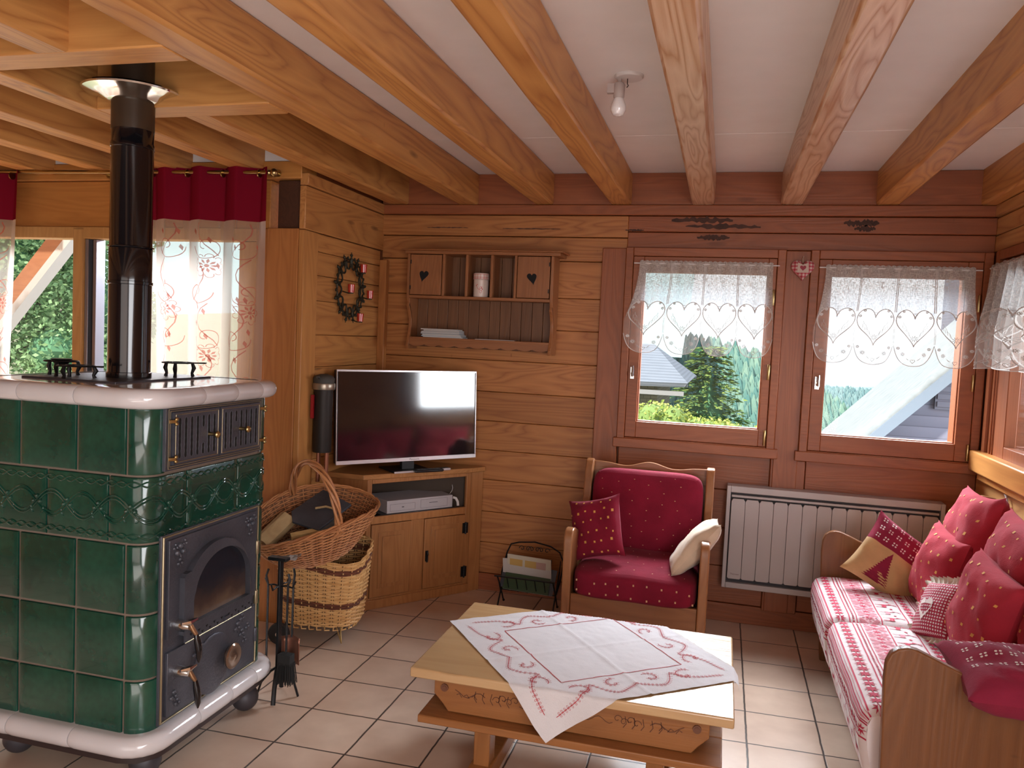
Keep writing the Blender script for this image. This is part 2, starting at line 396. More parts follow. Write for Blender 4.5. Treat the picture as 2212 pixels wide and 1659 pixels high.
# ------------------------------------------------------------------ windows
t = NT('window_glass')
tr = t.n('ShaderNodeBsdfTransparent'); gl = t.n('ShaderNodeBsdfGlossy'); gl.inputs['Roughness'].default_value = .02
fr = t.n('ShaderNodeLayerWeight'); fr.inputs[0].default_value = .5
mx = t.n('ShaderNodeMixShader'); t.l(t.math('ADD', t.math('MULTIPLY', t.math('POWER', fr.outputs[1], 4.0), .4), .008), mx.inputs[0]); t.l(tr.outputs[0], mx.inputs[1]); t.l(gl.outputs[0], mx.inputs[2]); t.l(mx.outputs[0], t.out.inputs[0])
glass = t.mat
metal_dark = plain('dark_metal', (.05, .045, .04), .35, .8)
def casement(n, x0, x1, z0, z1, gx0, gx1, gz0, gz1, handle_left, label):
    """outer frame x0..x1, glass gx0..gx1, in the back wall"""
    r = bpy.data.objects.new('window_%d' % n, None); COL.objects.link(r); r['kind'] = 'structure'; r['label'] = label
    y = WY
    m = MB(); d = .045
    m.box(x0, x0+d, y-.05, y+.1, z0, z1); m.box(x1-d, x1, y-.05, y+.1, z0, z1)
    m.box(x0+d, x1-d, y-.05, y+.1, z1-.05, z1); m.box(x0+d, x1-d, y-.05, y+.1, z0, z0+.05)
    m.box(x0-.02, x1+.02, y-.062, y-.03, z0-.012, z0+.045)
    m.build('frame', w_redx, r, bevel=.004)
    m = MB(); a0, a1, c0, c1 = x0+d+.002, x1-d-.002, z0+.052, z1-.052
    m.box(a0, gx0, y-.045, y+.02, c0, c1); m.box(gx1, a1, y-.045, y+.02, c0, c1)
    m.box(gx0, gx1, y-.045, y+.02, gz1, c1); m.box(gx0, gx1, y-.045, y+.02, c0, gz0)
    for (p, q, s2, t2) in ((gx0-.0, gx0+.006, gz0, gz1), (gx1-.006, gx1, gz0, gz1), (gx0, gx1, gz0, gz0+.006), (gx0, gx1, gz1-.006, gz1)): m.box(p, q, y-.02, y+.03, s2, t2)
    sh = m.build('sash', w_redx, r, bevel=.004)
    m = MB(); m.box(gx0+.001, gx1-.001, y+.0, y+.008, gz0+.001, gz1-.001); m.build('pane', glass, r, smooth=False)
    hx = x0+.075 if handle_left else x1-.075
    m = MB(); hz = 1.455
    m.box(hx-.011, hx+.011, y-.052, y-.045, hz-.035, hz+.035); m.tube([(hx, y-.05, hz), (hx, y-.085, hz), (hx+.004, y-.09, hz-.02), (hx+.004, y-.09, hz+.045)], .006, 8)
    m.build('handle', chrome, sh)
    for hz in (1.12, 1.5, 1.93):
        m = MB(); xx = x1-d-.012
        m.lathe([(.007, -.045), (.008, -.043), (.008, .043), (.007, .045)], (xx, y-.053, hz), 10); m.build('hinge', brass, r)
    return r
casement(1, -.60, .312, 1.015, 2.205, -.489, .220, 1.163, 2.067, True, 'left back window in a dark stained frame')
casement(2, .446, 1.37, 1.015, 2.205, .560, 1.250, 1.160, 2.067, True, 'right back window in a dark stained frame, next to the corner')
# window 3 in the right wall
r = bpy.data.objects.new('window_3', None); COL.objects.link(r); r['kind'] = 'structure'; r['label'] = 'window in the right wall behind the sofa'
m = MB(); m.box(WX-.02, WX+.1, 4.69, 4.74, 1.03, 2.205); m.box(WX-.02, WX+.1, 3.60, 3.65, 1.03, 2.205); m.box(WX-.02, WX+.1, 3.65, 4.69, 2.155, 2.205); m.box(WX-.02, WX+.1, 3.65, 4.69, 1.03, 1.09)
m.build('frame', w_redz, r, bevel=.004)
m = MB(); m.box(WX-.005, WX+.05, 4.446, 4.688, 1.1, 2.15); m.box(WX-.005, WX+.05, 3.652, 3.756, 1.1, 2.15); m.box(WX-.005, WX+.05, 3.756, 4.446, 1.1, 1.2); m.box(WX-.005, WX+.05, 3.756, 4.446, 2.065, 2.15)
m.box(WX-.012, WX+.01, 4.60, 4.612, 1.1, 2.15); m.box(WX-.012, WX+.01, 4.635, 4.645, 1.1, 2.15)
m.build('sash', w_redz, r, bevel=.004)
m = MB(); m.box(WX+.02, WX+.028, 3.756, 4.446, 1.2, 2.065); m.build('pane', glass, r, smooth=False)
m = MB(); m.box(WX-.06, WX+.02, 3.52, 4.80, 1.03, 1.14); m.box(WX-.03, WX+.02, 3.52, 4.74, .985, 1.03)
m.build('sill', wood('sill_wood', (.66, .30, .09), (.40, .15, .04), 'y', rough=.3), r, bevel=.008)
# window 4: big sliding window in the alcove
r = bpy.data.objects.new('window_4', None); COL.objects.link(r); r['kind'] = 'structure'; r['label'] = 'wide sliding window behind the green stove'
alu = plain('grey_aluminium', (.35, .36, .42), .3, .8)
m = MB(); y0, y1 = WYA+.02, WYA+.1
m.box(-5.1, -2.46, y0-.01, y1, 2.095, 2.163); m.box(-5.1, -2.46, y0, y1, 0, .1)
m.box(-2.60, -2.462, y0, y1, .1, 2.093); m.box(-5.1, -5.0, y0, y1, .1, 2.093); m.box(-3.69, -3.625, y0-.02, y1, .1, 2.15)
m.build('frame', wood('window_pine', (.62, .34, .12), (.42, .2, .06), 'z', rough=.4), r, bevel=.004)
m = MB(); m.box(-3.622, -3.60, y0, y1, .1, 2.093); m.box(-3.575, -3.553, y0+.01, y1, .1, 2.093); m.box(-3.60, -3.575, y0+.03, y1, .1, 2.093, 1)
m.build('profile', [alu, plain('black_rubber', (.02, .02, .02), .6)], r, bevel=.002)
m = MB(); m.box(-5.0, -3.69, y1-.03, y1-.022, .1, 2.093); m.box(-3.553, -2.60, y1-.03, y1-.022, .1, 2.093); m.build('pane', glass, r, smooth=False)
# ------------------------------------------------------------------ camera, world, lamps
f_px, yaw, pitch, roll = 1713.84, .258737, -.0596757, .045391
cam = bpy.data.cameras.new('camera'); cam.sensor_width = 36; cam.lens = f_px/2212*36; cam.clip_start = .05; cam.clip_end = 2000
co = bpy.data.objects.new('camera', cam); COL.objects.link(co); SC.camera = co
F_ = Vector((-sin(yaw)*cos(pitch), cos(yaw)*cos(pitch), sin(pitch))); R_ = Vector((cos(yaw), sin(yaw), 0)); U_ = R_.cross(F_)
R2 = R_*cos(roll) + U_*sin(roll); U2 = -R_*sin(roll) + U_*cos(roll)
M = Matrix((R2, U2, -F_)).transposed().to_4x4(); M.translation = Vector((0, 0, 1.64)); co.matrix_world = M
w = bpy.data.worlds.new('sky'); SC.world = w; w.use_nodes = True; nt = w.node_tree; nt.nodes.clear()
wo = nt.nodes.new('ShaderNodeOutputWorld'); bg = nt.nodes.new('ShaderNodeBackground'); nt.links.new(bg.outputs[0], wo.inputs[0])
tc = nt.nodes.new('ShaderNodeTexCoord'); sx = nt.nodes.new('ShaderNodeSeparateXYZ'); nt.links.new(tc.outputs['Generated'], sx.inputs[0])
rp = nt.nodes.new('ShaderNodeValToRGB'); nt.links.new(sx.outputs[2], rp.inputs[0])
rp.color_ramp.elements[0].position = -.02; rp.color_ramp.elements[0].color = (.80, .92, 1.0, 1)
rp.color_ramp.elements[1].position = .6; rp.color_ramp.elements[1].color = (.62, .78, 1.0, 1)
e_ = rp.color_ramp.elements.new(.06); e_.color = (.95, .98, 1.0, 1)
nt.links.new(rp.outputs[0], bg.inputs[0]); bg.inputs[1].default_value = WORLD_STRENGTH = 1.15
def lamp(name, kind, loc, direction, energy, size=None, color=(1, 1, 1), portal=False):
    l = bpy.data.lights.new(name, kind); l.color = color
    o = bpy.data.objects.new(name, l); COL.objects.link(o); o.location = loc
    o.rotation_euler = Vector(direction).to_track_quat('-Z', 'Y').to_euler()
    if kind == 'AREA': l.shape = 'RECTANGLE'; l.size, l.size_y = size
    if kind == 'SUN': l.angle = radians(3)
    l.energy = energy
    if portal: l.cycles.is_portal = True
    return o
lamp('sun', 'SUN', (0, 0, 20), (.45, .55, -.75), 8.5, color=(1, .95, .84))
lamp('portal', 'AREA', (-.135, 5.03, 1.615), (0, -1, 0), 1, (.8, .95), portal=True)
lamp('portal', 'AREA', (.905, 5.03, 1.615), (0, -1, 0), 1, (.8, .95), portal=True)
lamp('portal', 'AREA', (1.56, 4.10, 1.63), (-1, 0, 0), 1, (.8, .95), portal=True)
lamp('portal', 'AREA', (-3.8, 4.01, 1.1), (0, -1, 0), 1, (2.6, 2.1), portal=True)
lamp('added_sky_fill', 'AREA', (.5, 7.6, 4.4), (-.1, -.72, -.62), 2300, (6, 3), color=(.86, .93, 1))  # added area lamp above the view, for glare on table and floor
lamp('added_sky_fill', 'AREA', (8.5, 2.4, 2.6), (-1, .05, -.02), 1200, (6.5, 5), color=(.9, .95, 1))  # added lamp out of view, brightens the television reflection and sofa side
lamp('added_sky_fill', 'AREA', (-4.6, 7.0, 4.6), (.12, -.75, -.6), 800, (4, 2.6), color=(.95, .97, 1))  # added lamp out of view, pushes more light through the big window
lamp('added_up_fill', 'AREA', (-.6, -.9, .1), (.1, .35, 1), 52, (3.0, 2.0), color=(1, .95, .9))  # added lamp behind the camera, lifts ceiling and beam undersides
lamp('added_rear_fill', 'AREA', (-1.2, -2.5, 1.45), (0, 1, .02), 24, (3.4, 1.7), color=(1, .95, .9))  # added fill lamp before the solid rear wall, no window there
lamp('added_side_fill', 'AREA', (1.33, -.3, 1.25), (-1, .35, -.3), 130, (3.0, 1.8), color=(.95, .97, 1))  # added fill lamp before the solid right wall, no opening there
# ------------------------------------------------------------------ outdoors
def leafmat(name, a, b, tr=.35):
    t = NT(name); geo = t.n('ShaderNodeNewGeometry').outputs['Random Per Island']
    c = t.ramp(geo, [(0, a), (1, b)])
    d = t.n('ShaderNodeBsdfDiffuse'); t.l(c, d.inputs[0]); q = t.n('ShaderNodeBsdfTranslucent'); t.l(c, q.inputs[0])
    m2 = t.n('ShaderNodeMixShader'); m2.inputs[0].default_value = tr; t.l(d.outputs[0], m2.inputs[1]); t.l(q.outputs[0], m2.inputs[2]); t.l(m2.outputs[0], t.out.inputs[0])
    return t.mat
def leaves(m, c, rad, n, size, rr, mi=0, shell=.55):
    for _ in range(n):
        d = Vector((rr.gauss(0, 1), rr.gauss(0, 1), rr.gauss(0, 1))).normalized()
        k = shell + (1-shell)*rr.random()
        p = Vector(c) + Vector((d.x*rad[0], d.y*rad[1], d.z*rad[2]))*k
        a = Vector((rr.gauss(0, 1), rr.gauss(0, 1), rr.gauss(0, .6))).normalized()*size*(.6+.8*rr.random())
        b = a.cross(Vector((rr.gauss(0, 1), rr.gauss(0, 1), rr.gauss(0, 1)))).normalized()*a.length*.6
        m.face([m.vert(p-a), m.vert(p-b), m.vert(p+a), m.vert(p+b)], mi)
bark = plain('bark', (.12, .1, .085), .9, bump=.6, bscale=30)
lf_a = leafmat('broad_leaves', (.08, .15, .07), (.25, .35, .18)); lf_b = leafmat('conifer_needles', (.03, .10, .05), (.22, .28, .07))
lf_y = leafmat('hedge_leaves', (.18, .25, .05), (.50, .52, .16)); lf_d = leafmat('forest_leaves', (.12, .28, .26), (.34, .52, .40))
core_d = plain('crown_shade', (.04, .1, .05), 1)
def tree(name, loc, trunk_h, blobs, n, size, mat_, label, group=None, seed=1, cat='tree'):
    r = thing(name, label, cat, loc, group=group); rr = random.Random(seed)
    m = MB(); m.tube([(0, 0, -1), (.05, 0, trunk_h*.5), (-.05, .05, trunk_h), (0, 0, trunk_h*1.3)], [.22, .17, .14, .06], 8)
    for k in range(5):
        a = rr.random()*6.28; m.tube([(0, 0, trunk_h*(.6+.1*k)), (cos(a)*.8, sin(a)*.8, trunk_h*(.9+.15*k))], [.08, .03], 6)
    m.build('trunk', bark, r)
    m = MB(); tot = sum(b[1][0]*b[1][2] for b in blobs)
    for c, rad in blobs:
        leaves(m, c, rad, int(n*rad[0]*rad[2]/tot), size, rr)
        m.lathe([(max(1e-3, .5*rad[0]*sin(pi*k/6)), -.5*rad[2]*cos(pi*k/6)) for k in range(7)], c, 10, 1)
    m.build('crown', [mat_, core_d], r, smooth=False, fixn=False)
    return r
rr = random.Random(3)
bl = [((rr.uniform(-2.6, 2.2), rr.uniform(-.8, .8), rr.uniform(2.0, 6.0)), (1.0+.5*rr.random(), 1.0, .9+.4*rr.random())) for _ in range(16)] + [((-.5, 0, 3.2), (2.6, 1.2, 2.2)), ((1.4, .3, 1.6), (1.4, .9, .9)), ((-2.2, .3, 1.9), (.9, .9, .9))]
tree('garden_tree', (-13.3, 12, -.6), 1.9, bl, 60000, .05, lf_a, 'large leafy green tree in the garden seen through the left pane of the big window', seed=4)
bl = [((rr.uniform(-1.6, 1.8), 0, rr.uniform(1.0, 4.6)), (1.0, .9, .8)) for _ in range(9)]
tree('garden_tree', (-16.2, 17, -.6), 2.0, bl, 12000, .08, lf_a, 'paler leafy tree behind the large garden tree', seed=5)
# conifer in front of the hill
r = thing('conifer_tree', 'dark green spreading conifer behind the bushes in the left back window', 'tree', (-.45, 26.4, -3.6)); m = MB(); rr = random.Random(9)
m.tube([(0, 0, 0), (0, 0, 4.6)], [.16, .02], 8); m.build('trunk', bark, r)
m = MB()
for k in range(26):
    h = 4.75*(k/26)**1.0 + .5; rad = 1.95*(1-k/27)**.6 + .06
    for j in range(17):
        a = rr.random()*6.28; tip = Vector((cos(a)*rad, sin(a)*rad, h-.12*rad + .12*rr.random()))
        st = Vector((0, 0, h+.1))
        for q in range(14):
            p = st.lerp(tip, .25+.75*q/13) + Vector((rr.gauss(0, .05), rr.gauss(0, .05), rr.gauss(0, .035)))
            d = (tip-st).normalized()*.12; s2 = d.cross(Vector((rr.gauss(0, .4), rr.gauss(0, .4), 1))).normalized()*.05
            m.face([m.vert(p-d*.5), m.vert(p-s2), m.vert(p+d), m.vert(p+s2)], 0)
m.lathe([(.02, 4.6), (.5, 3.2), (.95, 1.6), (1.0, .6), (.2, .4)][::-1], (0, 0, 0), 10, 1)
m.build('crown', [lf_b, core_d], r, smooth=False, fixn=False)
def hedge(name, label, pts, mat_, n, size, seed):
    m = MB(); rr = random.Random(seed)
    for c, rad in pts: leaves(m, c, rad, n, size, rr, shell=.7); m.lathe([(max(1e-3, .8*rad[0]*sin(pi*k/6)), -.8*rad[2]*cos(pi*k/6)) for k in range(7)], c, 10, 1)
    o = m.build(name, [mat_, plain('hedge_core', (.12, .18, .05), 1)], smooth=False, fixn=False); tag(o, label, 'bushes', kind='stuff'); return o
rr = random.Random(12)
hedge('bushes', 'sunlit yellow green bushes below the conifer outside the left back window', [((rr.uniform(-1.25, 1.1), rr.uniform(13.6, 14.8), rr.uniform(-.45, .28)), (.35, .35, .36)) for i in range(30)] + [((x, 14.5, -.9), (.5, .5, .6)) for x in (-1.6, -1.0, -.4, .2, .8, 1.3)], lf_y, 420, .035, 2)
# terrain and hill
grass = plain('meadow_grass', (.27, .27, .15), .95, var=.35, bump=.5, bscale=3)
m = MB()
def ter(u, v):
    y = 5.6 + 300*v**2.2; x = -60 + 130*u
    l = max(0, min(1, (-1.8 - x - .12*y)/3.5)); lh = -.9 + .052*max(0, y-13); rh = -3.4 - .11*(y-6)
    return (x, y, rh*(1-l) + min(lh, 3.4+.01*y)*l + .15*noise.noise(Vector((x*.2, y*.2, 0))))
m.grid(ter, 130, 60); struct('ground', m, grass, 'meadow sloping away outside the windows')
def hillmesh(name, label, f, x0, x1, y, depth, nx, ny, sp, mats, seed, th):
    m = MB(); rr = random.Random(seed)
    F = lambda u, v: (x0+(x1-x0)*u, y - depth*(1-v), f(x0+(x1-x0)*u)*v - 45*(1-v))
    m.grid(F, 30, 8, 1)
    for i in range(nx*ny):
        u, v = rr.random(), .18 + .82*sqrt(rr.random()); p = Vector(F(u, v)); hh = th*(.7+.6*rr.random())
        w = hh*(.22+.12*rr.random())
        m.lathe([(w, 0), (w*1.05, hh*.25), (w*.75, hh*.55), (w*.3, hh*.85), (.01, hh)], (p.x, p.y, p.z-hh*.45), 6, 0)
    o = m.build(name, mats, smooth=False, fixn=False); tag(o, label, 'forest', kind='stuff'); return o
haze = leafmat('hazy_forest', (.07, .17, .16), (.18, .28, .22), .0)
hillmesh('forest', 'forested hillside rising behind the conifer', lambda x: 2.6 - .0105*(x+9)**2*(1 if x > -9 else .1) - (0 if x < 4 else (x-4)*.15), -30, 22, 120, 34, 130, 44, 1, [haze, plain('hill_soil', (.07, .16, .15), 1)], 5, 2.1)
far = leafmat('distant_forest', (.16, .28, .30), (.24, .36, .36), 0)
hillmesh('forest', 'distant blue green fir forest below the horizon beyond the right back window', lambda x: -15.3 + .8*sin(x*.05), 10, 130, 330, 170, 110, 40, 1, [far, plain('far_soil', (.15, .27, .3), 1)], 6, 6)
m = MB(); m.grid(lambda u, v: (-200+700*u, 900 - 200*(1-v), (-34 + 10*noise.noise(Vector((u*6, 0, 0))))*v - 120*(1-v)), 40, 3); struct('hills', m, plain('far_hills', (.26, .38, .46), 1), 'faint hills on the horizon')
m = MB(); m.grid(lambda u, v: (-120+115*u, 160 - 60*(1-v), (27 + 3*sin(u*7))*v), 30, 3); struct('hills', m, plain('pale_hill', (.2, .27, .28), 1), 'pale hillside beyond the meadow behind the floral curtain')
# stone house with a grey roof (left back window)
r = thing('stone_house', 'neighbouring stone house with grey slate roof in the left back window', 'house', (-1.8, 18.4, -3))
st = NT('stone_wall'); o = st.obj(); br = st.n('ShaderNodeTexBrick'); br.inputs['Scale'].default_value = 3.2; br.inputs['Color1'].default_value = (.16, .15, .11, 1); br.inputs['Color2'].default_value = (.22, .21, .15, 1); br.inputs['Mortar'].default_value = (.1, .1, .07, 1)
mp = st.mapping(o, rot=(radians(90), 0, 0)); st.l(mp, br.inputs[0]); b = st.bsdf(Base_Color=br.outputs[0], Roughness=.9)
slate = NT('slate_roof'); o = slate.obj(); wv = slate.n('ShaderNodeTexWave', wave_type='BANDS', bands_direction='Z'); wv.inputs['Scale'].default_value = 5.5; wv.inputs['Distortion'].default_value = .6; slate.l(o, wv.inputs[0])
cs = slate.ramp(slate.math('ADD', slate.math('MULTIPLY', wv.outputs[1], .6), slate.math('MULTIPLY', slate.noise(o, 3, 4), .4)), [(0, (.13, .15, .18)), (1, (.27, .30, .35))]); slate.bsdf(Base_Color=cs, Roughness=.6)
m = MB(); m.box(-7, .38, 0, 4.6, 0, 3.75); m.build('walls', st.mat, r)
m = MB()
e = 3.66
A = (-7.5, -.7, e-.05); B = (1.08, -.7, e+.14); C = (.05, 2.4, e+.95); D = (-7.5, 2.4, e+.95); E2 = (1.08, 5, e+.1); G = (-7.5, 5, e)
for q in ((A, B, C, D), (B, E2, C), (D, C, E2, G)): m.poly(q)
m.build('roof', slate.mat, r, smooth=False, solid=.1, fixn=False)
m = MB()
m.box(-7.5, 1.0, -.62, -.5, e-.16, e-.06); m.build('gutter', plain('gutter', (.2, .2, .2), .5), r)
# house with steep roof and siding (right back window)
sid = NT('grey_siding'); o = sid.obj(); wv = sid.n('ShaderNodeTexWave', wave_type='BANDS', bands_direction='Z', wave_profile='SAW'); wv.inputs['Scale'].default_value = 2.4; wv.inputs['Distortion'].default_value = 0; sid.l(o, wv.inputs[0])
cs = sid.ramp(wv.outputs[1], [(0, (.08, .08, .11)), (.12, (.15, .15, .20)), (1, (.19, .19, .25))]); sid.bsdf(Base_Color=cs, Roughness=.8)
r = thing('siding_house', 'neighbouring house with steep pale roof and grey plank gable in the right back window', 'house', (2.6, 10, -3))
def rf(s): return 1.71 + s - 2.6, .65 + 1.03*s + 3
x0_, z0_ = rf(-1.0); x1_, z1_ = rf(2.2)
m = MB(); m.prism_xz([(x0_+.35, 0), (x1_*2-x0_-.35, 0), (x1_*2-x0_-.35, z0_+.3), (x1_, z1_-.05), (x0_+.35, z0_+.3)], .25, 1.9); m.build('walls', sid.mat, r, smooth=False)
m = MB(); m.poly([(x0_, 0, z0_), (x0_, 2.15, z0_), (x1_, 2.15, z1_), (x1_, 0, z1_)]); m.poly([(x1_, 0, z1_), (x1_, 2.15, z1_), (2*x1_-x0_, 2.15, z0_), (2*x1_-x0_, 0, z0_)])
pr = NT('pale_roof'); o = pr.obj(); nn = pr.noise(pr.mapping(o, (3, 12, 3)), 2, 4); pr.bsdf(Base_Color=pr.ramp(nn, [(.3, (.30, .34, .35)), (.7, (.44, .47, .47))]), Roughness=.5)
m.build('roof', pr.mat, r, smooth=False, solid=.09, fixn=False)
m = MB(); m.prism_xz([(x0_-.02, z0_-.12), (x0_-.02, z0_+.03), (x1_, z1_+.03), (x1_, z1_-.14)], -.05, .02); m.build('bargeboard', plain('bargeboard', (.2, .25, .31), .6), r)
m = MB(); m.box(-.19, .1, .19, .24, 4.02, 4.5)
for k in range(5): m.box(-.17, .08, .17, .2, 4.05+.09*k, 4.11+.09*k)
m.build('shutter', plain('shutter_grey', (.1, .1, .13), .7), r)
r = thing('siding_house', 'grey blue house wall with a closed pale shutter seen through the right wall window', 'house', (9, 24, -4))
m = MB(); m.box(0, 6, -6, 14, 0, 9); m.build('walls', sid.mat, r, smooth=False)
m = MB(); m.box(-.06, 0, 3.75, 4.45, 3.6, 4.45, 0)
for k in range(6): m.box(-.09, -.05, 3.8, 4.4, 3.65+.13*k, 3.74+.13*k)
m.build('shutter', plain('shutter_pale', (.25, .26, .25), .7), r)
# balcony brace outside the left window
r = thing('roof_brace', 'sloping brown roof brace outside the big window at far left', 'brace', (-4.7, 4.75, 0))
m = MB(); m.prism_xz([(.22, 2.32), (.06, 2.32), (-.75, 1.45), (-.62, 1.42)], -.05, .05); m.build('timber', wood('brace_wood', (.62, .27, .12), (.4, .15, .06), 'x', knots=.2), r)
m = MB(); m.prism_xz([(.27, 2.30), (.22, 2.32), (-.62, 1.42), (-.58, 1.38)], -.06, .04); m.build('edge_strip', plain('pale_edge', (.7, .7, .68), .6), r)
m = MB(); m.box(-1.5, -.02, -.2, .6, 2.3, 2.4); m.build('soffit', w_darkx, r)
def dim(names, k):
    for n in names:
        for nd in bpy.data.materials[n].node_tree.nodes:
            if nd.type == 'VALTORGB':
                for e in nd.color_ramp.elements: e.color = tuple(x*k for x in e.color[:3]) + (1,)
            elif nd.type in ('BSDF_PRINCIPLED',) and not nd.inputs[0].is_linked: nd.inputs[0].default_value = tuple(x*k for x in nd.inputs[0].default_value[:3]) + (1,)
            elif nd.type == 'TEX_BRICK':
                for q in (1, 2, 3): nd.inputs[q].default_value = tuple(x*k for x in nd.inputs[q].default_value[:3]) + (1,)
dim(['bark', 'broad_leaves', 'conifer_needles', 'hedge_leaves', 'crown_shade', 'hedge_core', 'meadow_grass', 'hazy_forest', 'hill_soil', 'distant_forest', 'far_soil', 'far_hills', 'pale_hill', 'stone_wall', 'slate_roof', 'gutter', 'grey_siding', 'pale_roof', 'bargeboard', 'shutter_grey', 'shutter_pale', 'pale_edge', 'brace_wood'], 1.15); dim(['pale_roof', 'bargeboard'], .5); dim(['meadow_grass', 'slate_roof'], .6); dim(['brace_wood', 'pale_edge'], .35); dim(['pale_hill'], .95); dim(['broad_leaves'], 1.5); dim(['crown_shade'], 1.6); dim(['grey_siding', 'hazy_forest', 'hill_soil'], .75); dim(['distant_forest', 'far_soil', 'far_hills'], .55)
SC.view_settings.view_transform = 'Standard'; SC.view_settings.look = 'None'; SC.view_settings.exposure = .45; SC.view_settings.gamma = 1
SC.cycles.use_denoising = True; SC.cycles.max_bounces = 10; SC.cycles.diffuse_bounces = 5; SC.cycles.transparent_max_bounces = 16; SC.cycles.sample_clamp_indirect = 6
SC.cycles.caustics_reflective = False; SC.cycles.caustics_refractive = False
# ------------------------------------------------------------------ green tiled stove
SX0, SX1, SY0, SY1, SRAD = -2.64, -1.86, 2.26, 3.0, .07
stove = thing('tiled_stove', 'dark green tiled wood stove with white rounded rims and black iron doors', 'stove', (0, 0, 0))
def perim(s, off=0, r=SRAD):
    """point at arc length s along the outline, starting at the front left corner (X=SX0+r, Y=SY0) and going right"""
    fx = (SX1-r) - (SX0+r); q = pi*r/2; fy = (SY1-r) - (SY0+r)
    segs = [('l', fx), ('a', q), ('l', fy), ('a', q), ('l', fx), ('a', q), ('l', fy), ('a', q)]
    cs = [(SX1-r, SY0+r), (SX1-r, SY1-r), (SX0+r, SY1-r), (SX0+r, SY0+r)]
    tot = sum(x[1] for x in segs); s = s % tot; k = 0
    while s > segs[k][1] and k < 7: s -= segs[k][1]; k += 1
    ci = k//2
    a0 = -pi/2 + ci*pi/2
    if segs[k][0] == 'a':
        a = a0 + s/r; c = cs[ci]; return (c[0]+cos(a)*(r+off), c[1]+sin(a)*(r+off))
    st = [(SX0+r, SY0, 1, 0), (SX1, SY0+r, 0, 1), (SX1-r, SY1, -1, 0), (SX0, SY1-r, 0, -1)][ci]
    n = (cos(a0), sin(a0)); return (st[0]+st[2]*s+n[0]*off, st[1]+st[3]*s+n[1]*off)
def sx(X): return X - (SX0+SRAD)
FX = (SX1-SRAD)-(SX0+SRAD); QA = pi*SRAD/2; FY = (SY1-SRAD)-(SY0+SRAD); TOT = 2*(FX+FY)+4*QA
def sy(Y): return FX + QA + (Y-(SY0+SRAD))
# glazed tile material
t = NT('green_glaze'); o = t.obj(); n1 = t.noise(o, 5, 4); n2 = t.noise(o, 40, 2)
c = t.ramp(t.math('ADD', t.math('MULTIPLY', n1, .75), t.math('MULTIPLY', n2, .25)), [(.3, (.003, .032, .022)), (.7, (.012, .080, .052))])
b = t.bsdf(Base_Color=c, Roughness=.16); b.inputs['Coat Weight'].default_value = .6; b.inputs['Coat Roughness'].default_value = .05
t.l(t.bump(t.noise(o, 9, 2), .12, .01), b.inputs['Normal']); glaze = t.mat
t = NT('white_glaze'); o = t.obj(); b = t.bsdf(Base_Color=t.ramp(t.noise(o, 3, 3), [(.3, (.58, .56, .57)), (.7, (.66, .64, .66))]), Roughness=.14); b.inputs['Coat Weight'].default_value = .5
t.l(t.bump(t.noise(o, 7, 2), .06, .01), b.inputs['Normal']); wglaze = t.mat
grout = plain('stove_grout', (.20, .15, .115), .9, bump=.4)
m = MB()
N = 96
def ring(off, z): return [m.vert((*perim(TOT*k/N, off), z)) for k in range(N)]
a_, b_ = ring(-.004, .13), ring(-.004, 1.36)
for k in range(N): m.face((a_[k], a_[(k+1) % N], b_[(k+1) % N], b_[k]))
m.face(a_[::-1]); m.face(b_)
m.build('body', grout, stove, ang=50)
def panel(m, s0, s1, z0, z1, g=.004, th=.007, mi=0):
    s0 += g; s1 -= g; z0 += g; z1 -= g; n = max(2, int((s1-s0)/.02)); e = .007
    prof = [(0, -.004), (0, .0), (.25, .0055), (1, th)]
    us = [s0] + [s0+e*.3, s0+e] + [s0+e+(s1-s0-2*e)*k/n for k in range(1, n)] + [s1-e, s1-e*.3] + [s1]
    vs = [z0, z0+e*.3, z0+e, z1-e, z1-e*.3, z1]
    def off(d): return 0 if d <= 1e-9 else (.0048 if d < e*.5 else th)
    ix = [[m.vert((*perim(u, min(off(min(u-s0, s1-u)), off(min(v-z0, z1-v)))), v)) for v in vs] for u in us]
    for i in range(len(us)-1):
        for j in range(len(vs)-1): m.face((ix[i][j], ix[i+1][j], ix[i+1][j+1], ix[i][j+1]), mi)
m = MB()
rows = [(1.105, 1.345, 0), (.870, 1.105, 1), (.622, .870, 0), (.390, .622, 0), (.135, .390, 0)]
A0 = sx(-1.94); L = 0
for z0, z1, fr in rows:
    if fr:
        for a, b2 in ((-.03, sx(-2.52)), (sx(-2.52), sx(-2.27)), (sx(-2.27), sx(-2.01)), (sx(-2.01), sy(2.46)), (sy(2.46), sy(2.77)), (sy(2.77), sy(2.93)+.1)): panel(m, a, b2, z0, z1, .003)
    else:
        for a, b2 in ((-.03, sx(-2.39)), (sx(-2.39), sx(-2.145)), (sx(-2.145), A0)): panel(m, a, b2, z0, z1)
        panel(m, A0, sy(2.345), z0, z1); panel(m, sy(2.925), sy(2.93)+.12, z0, z1)
    panel(m, sy(2.93)+.12, sy(2.93)+.5, z0, z1); panel(m, sy(2.93)+.5, TOT-.03, z0, z1)
panel(m, sy(2.345), sy(2.925), .87, .89, .001)
m.build('green_tiles', glaze, stove, ang=30, fixn=False)
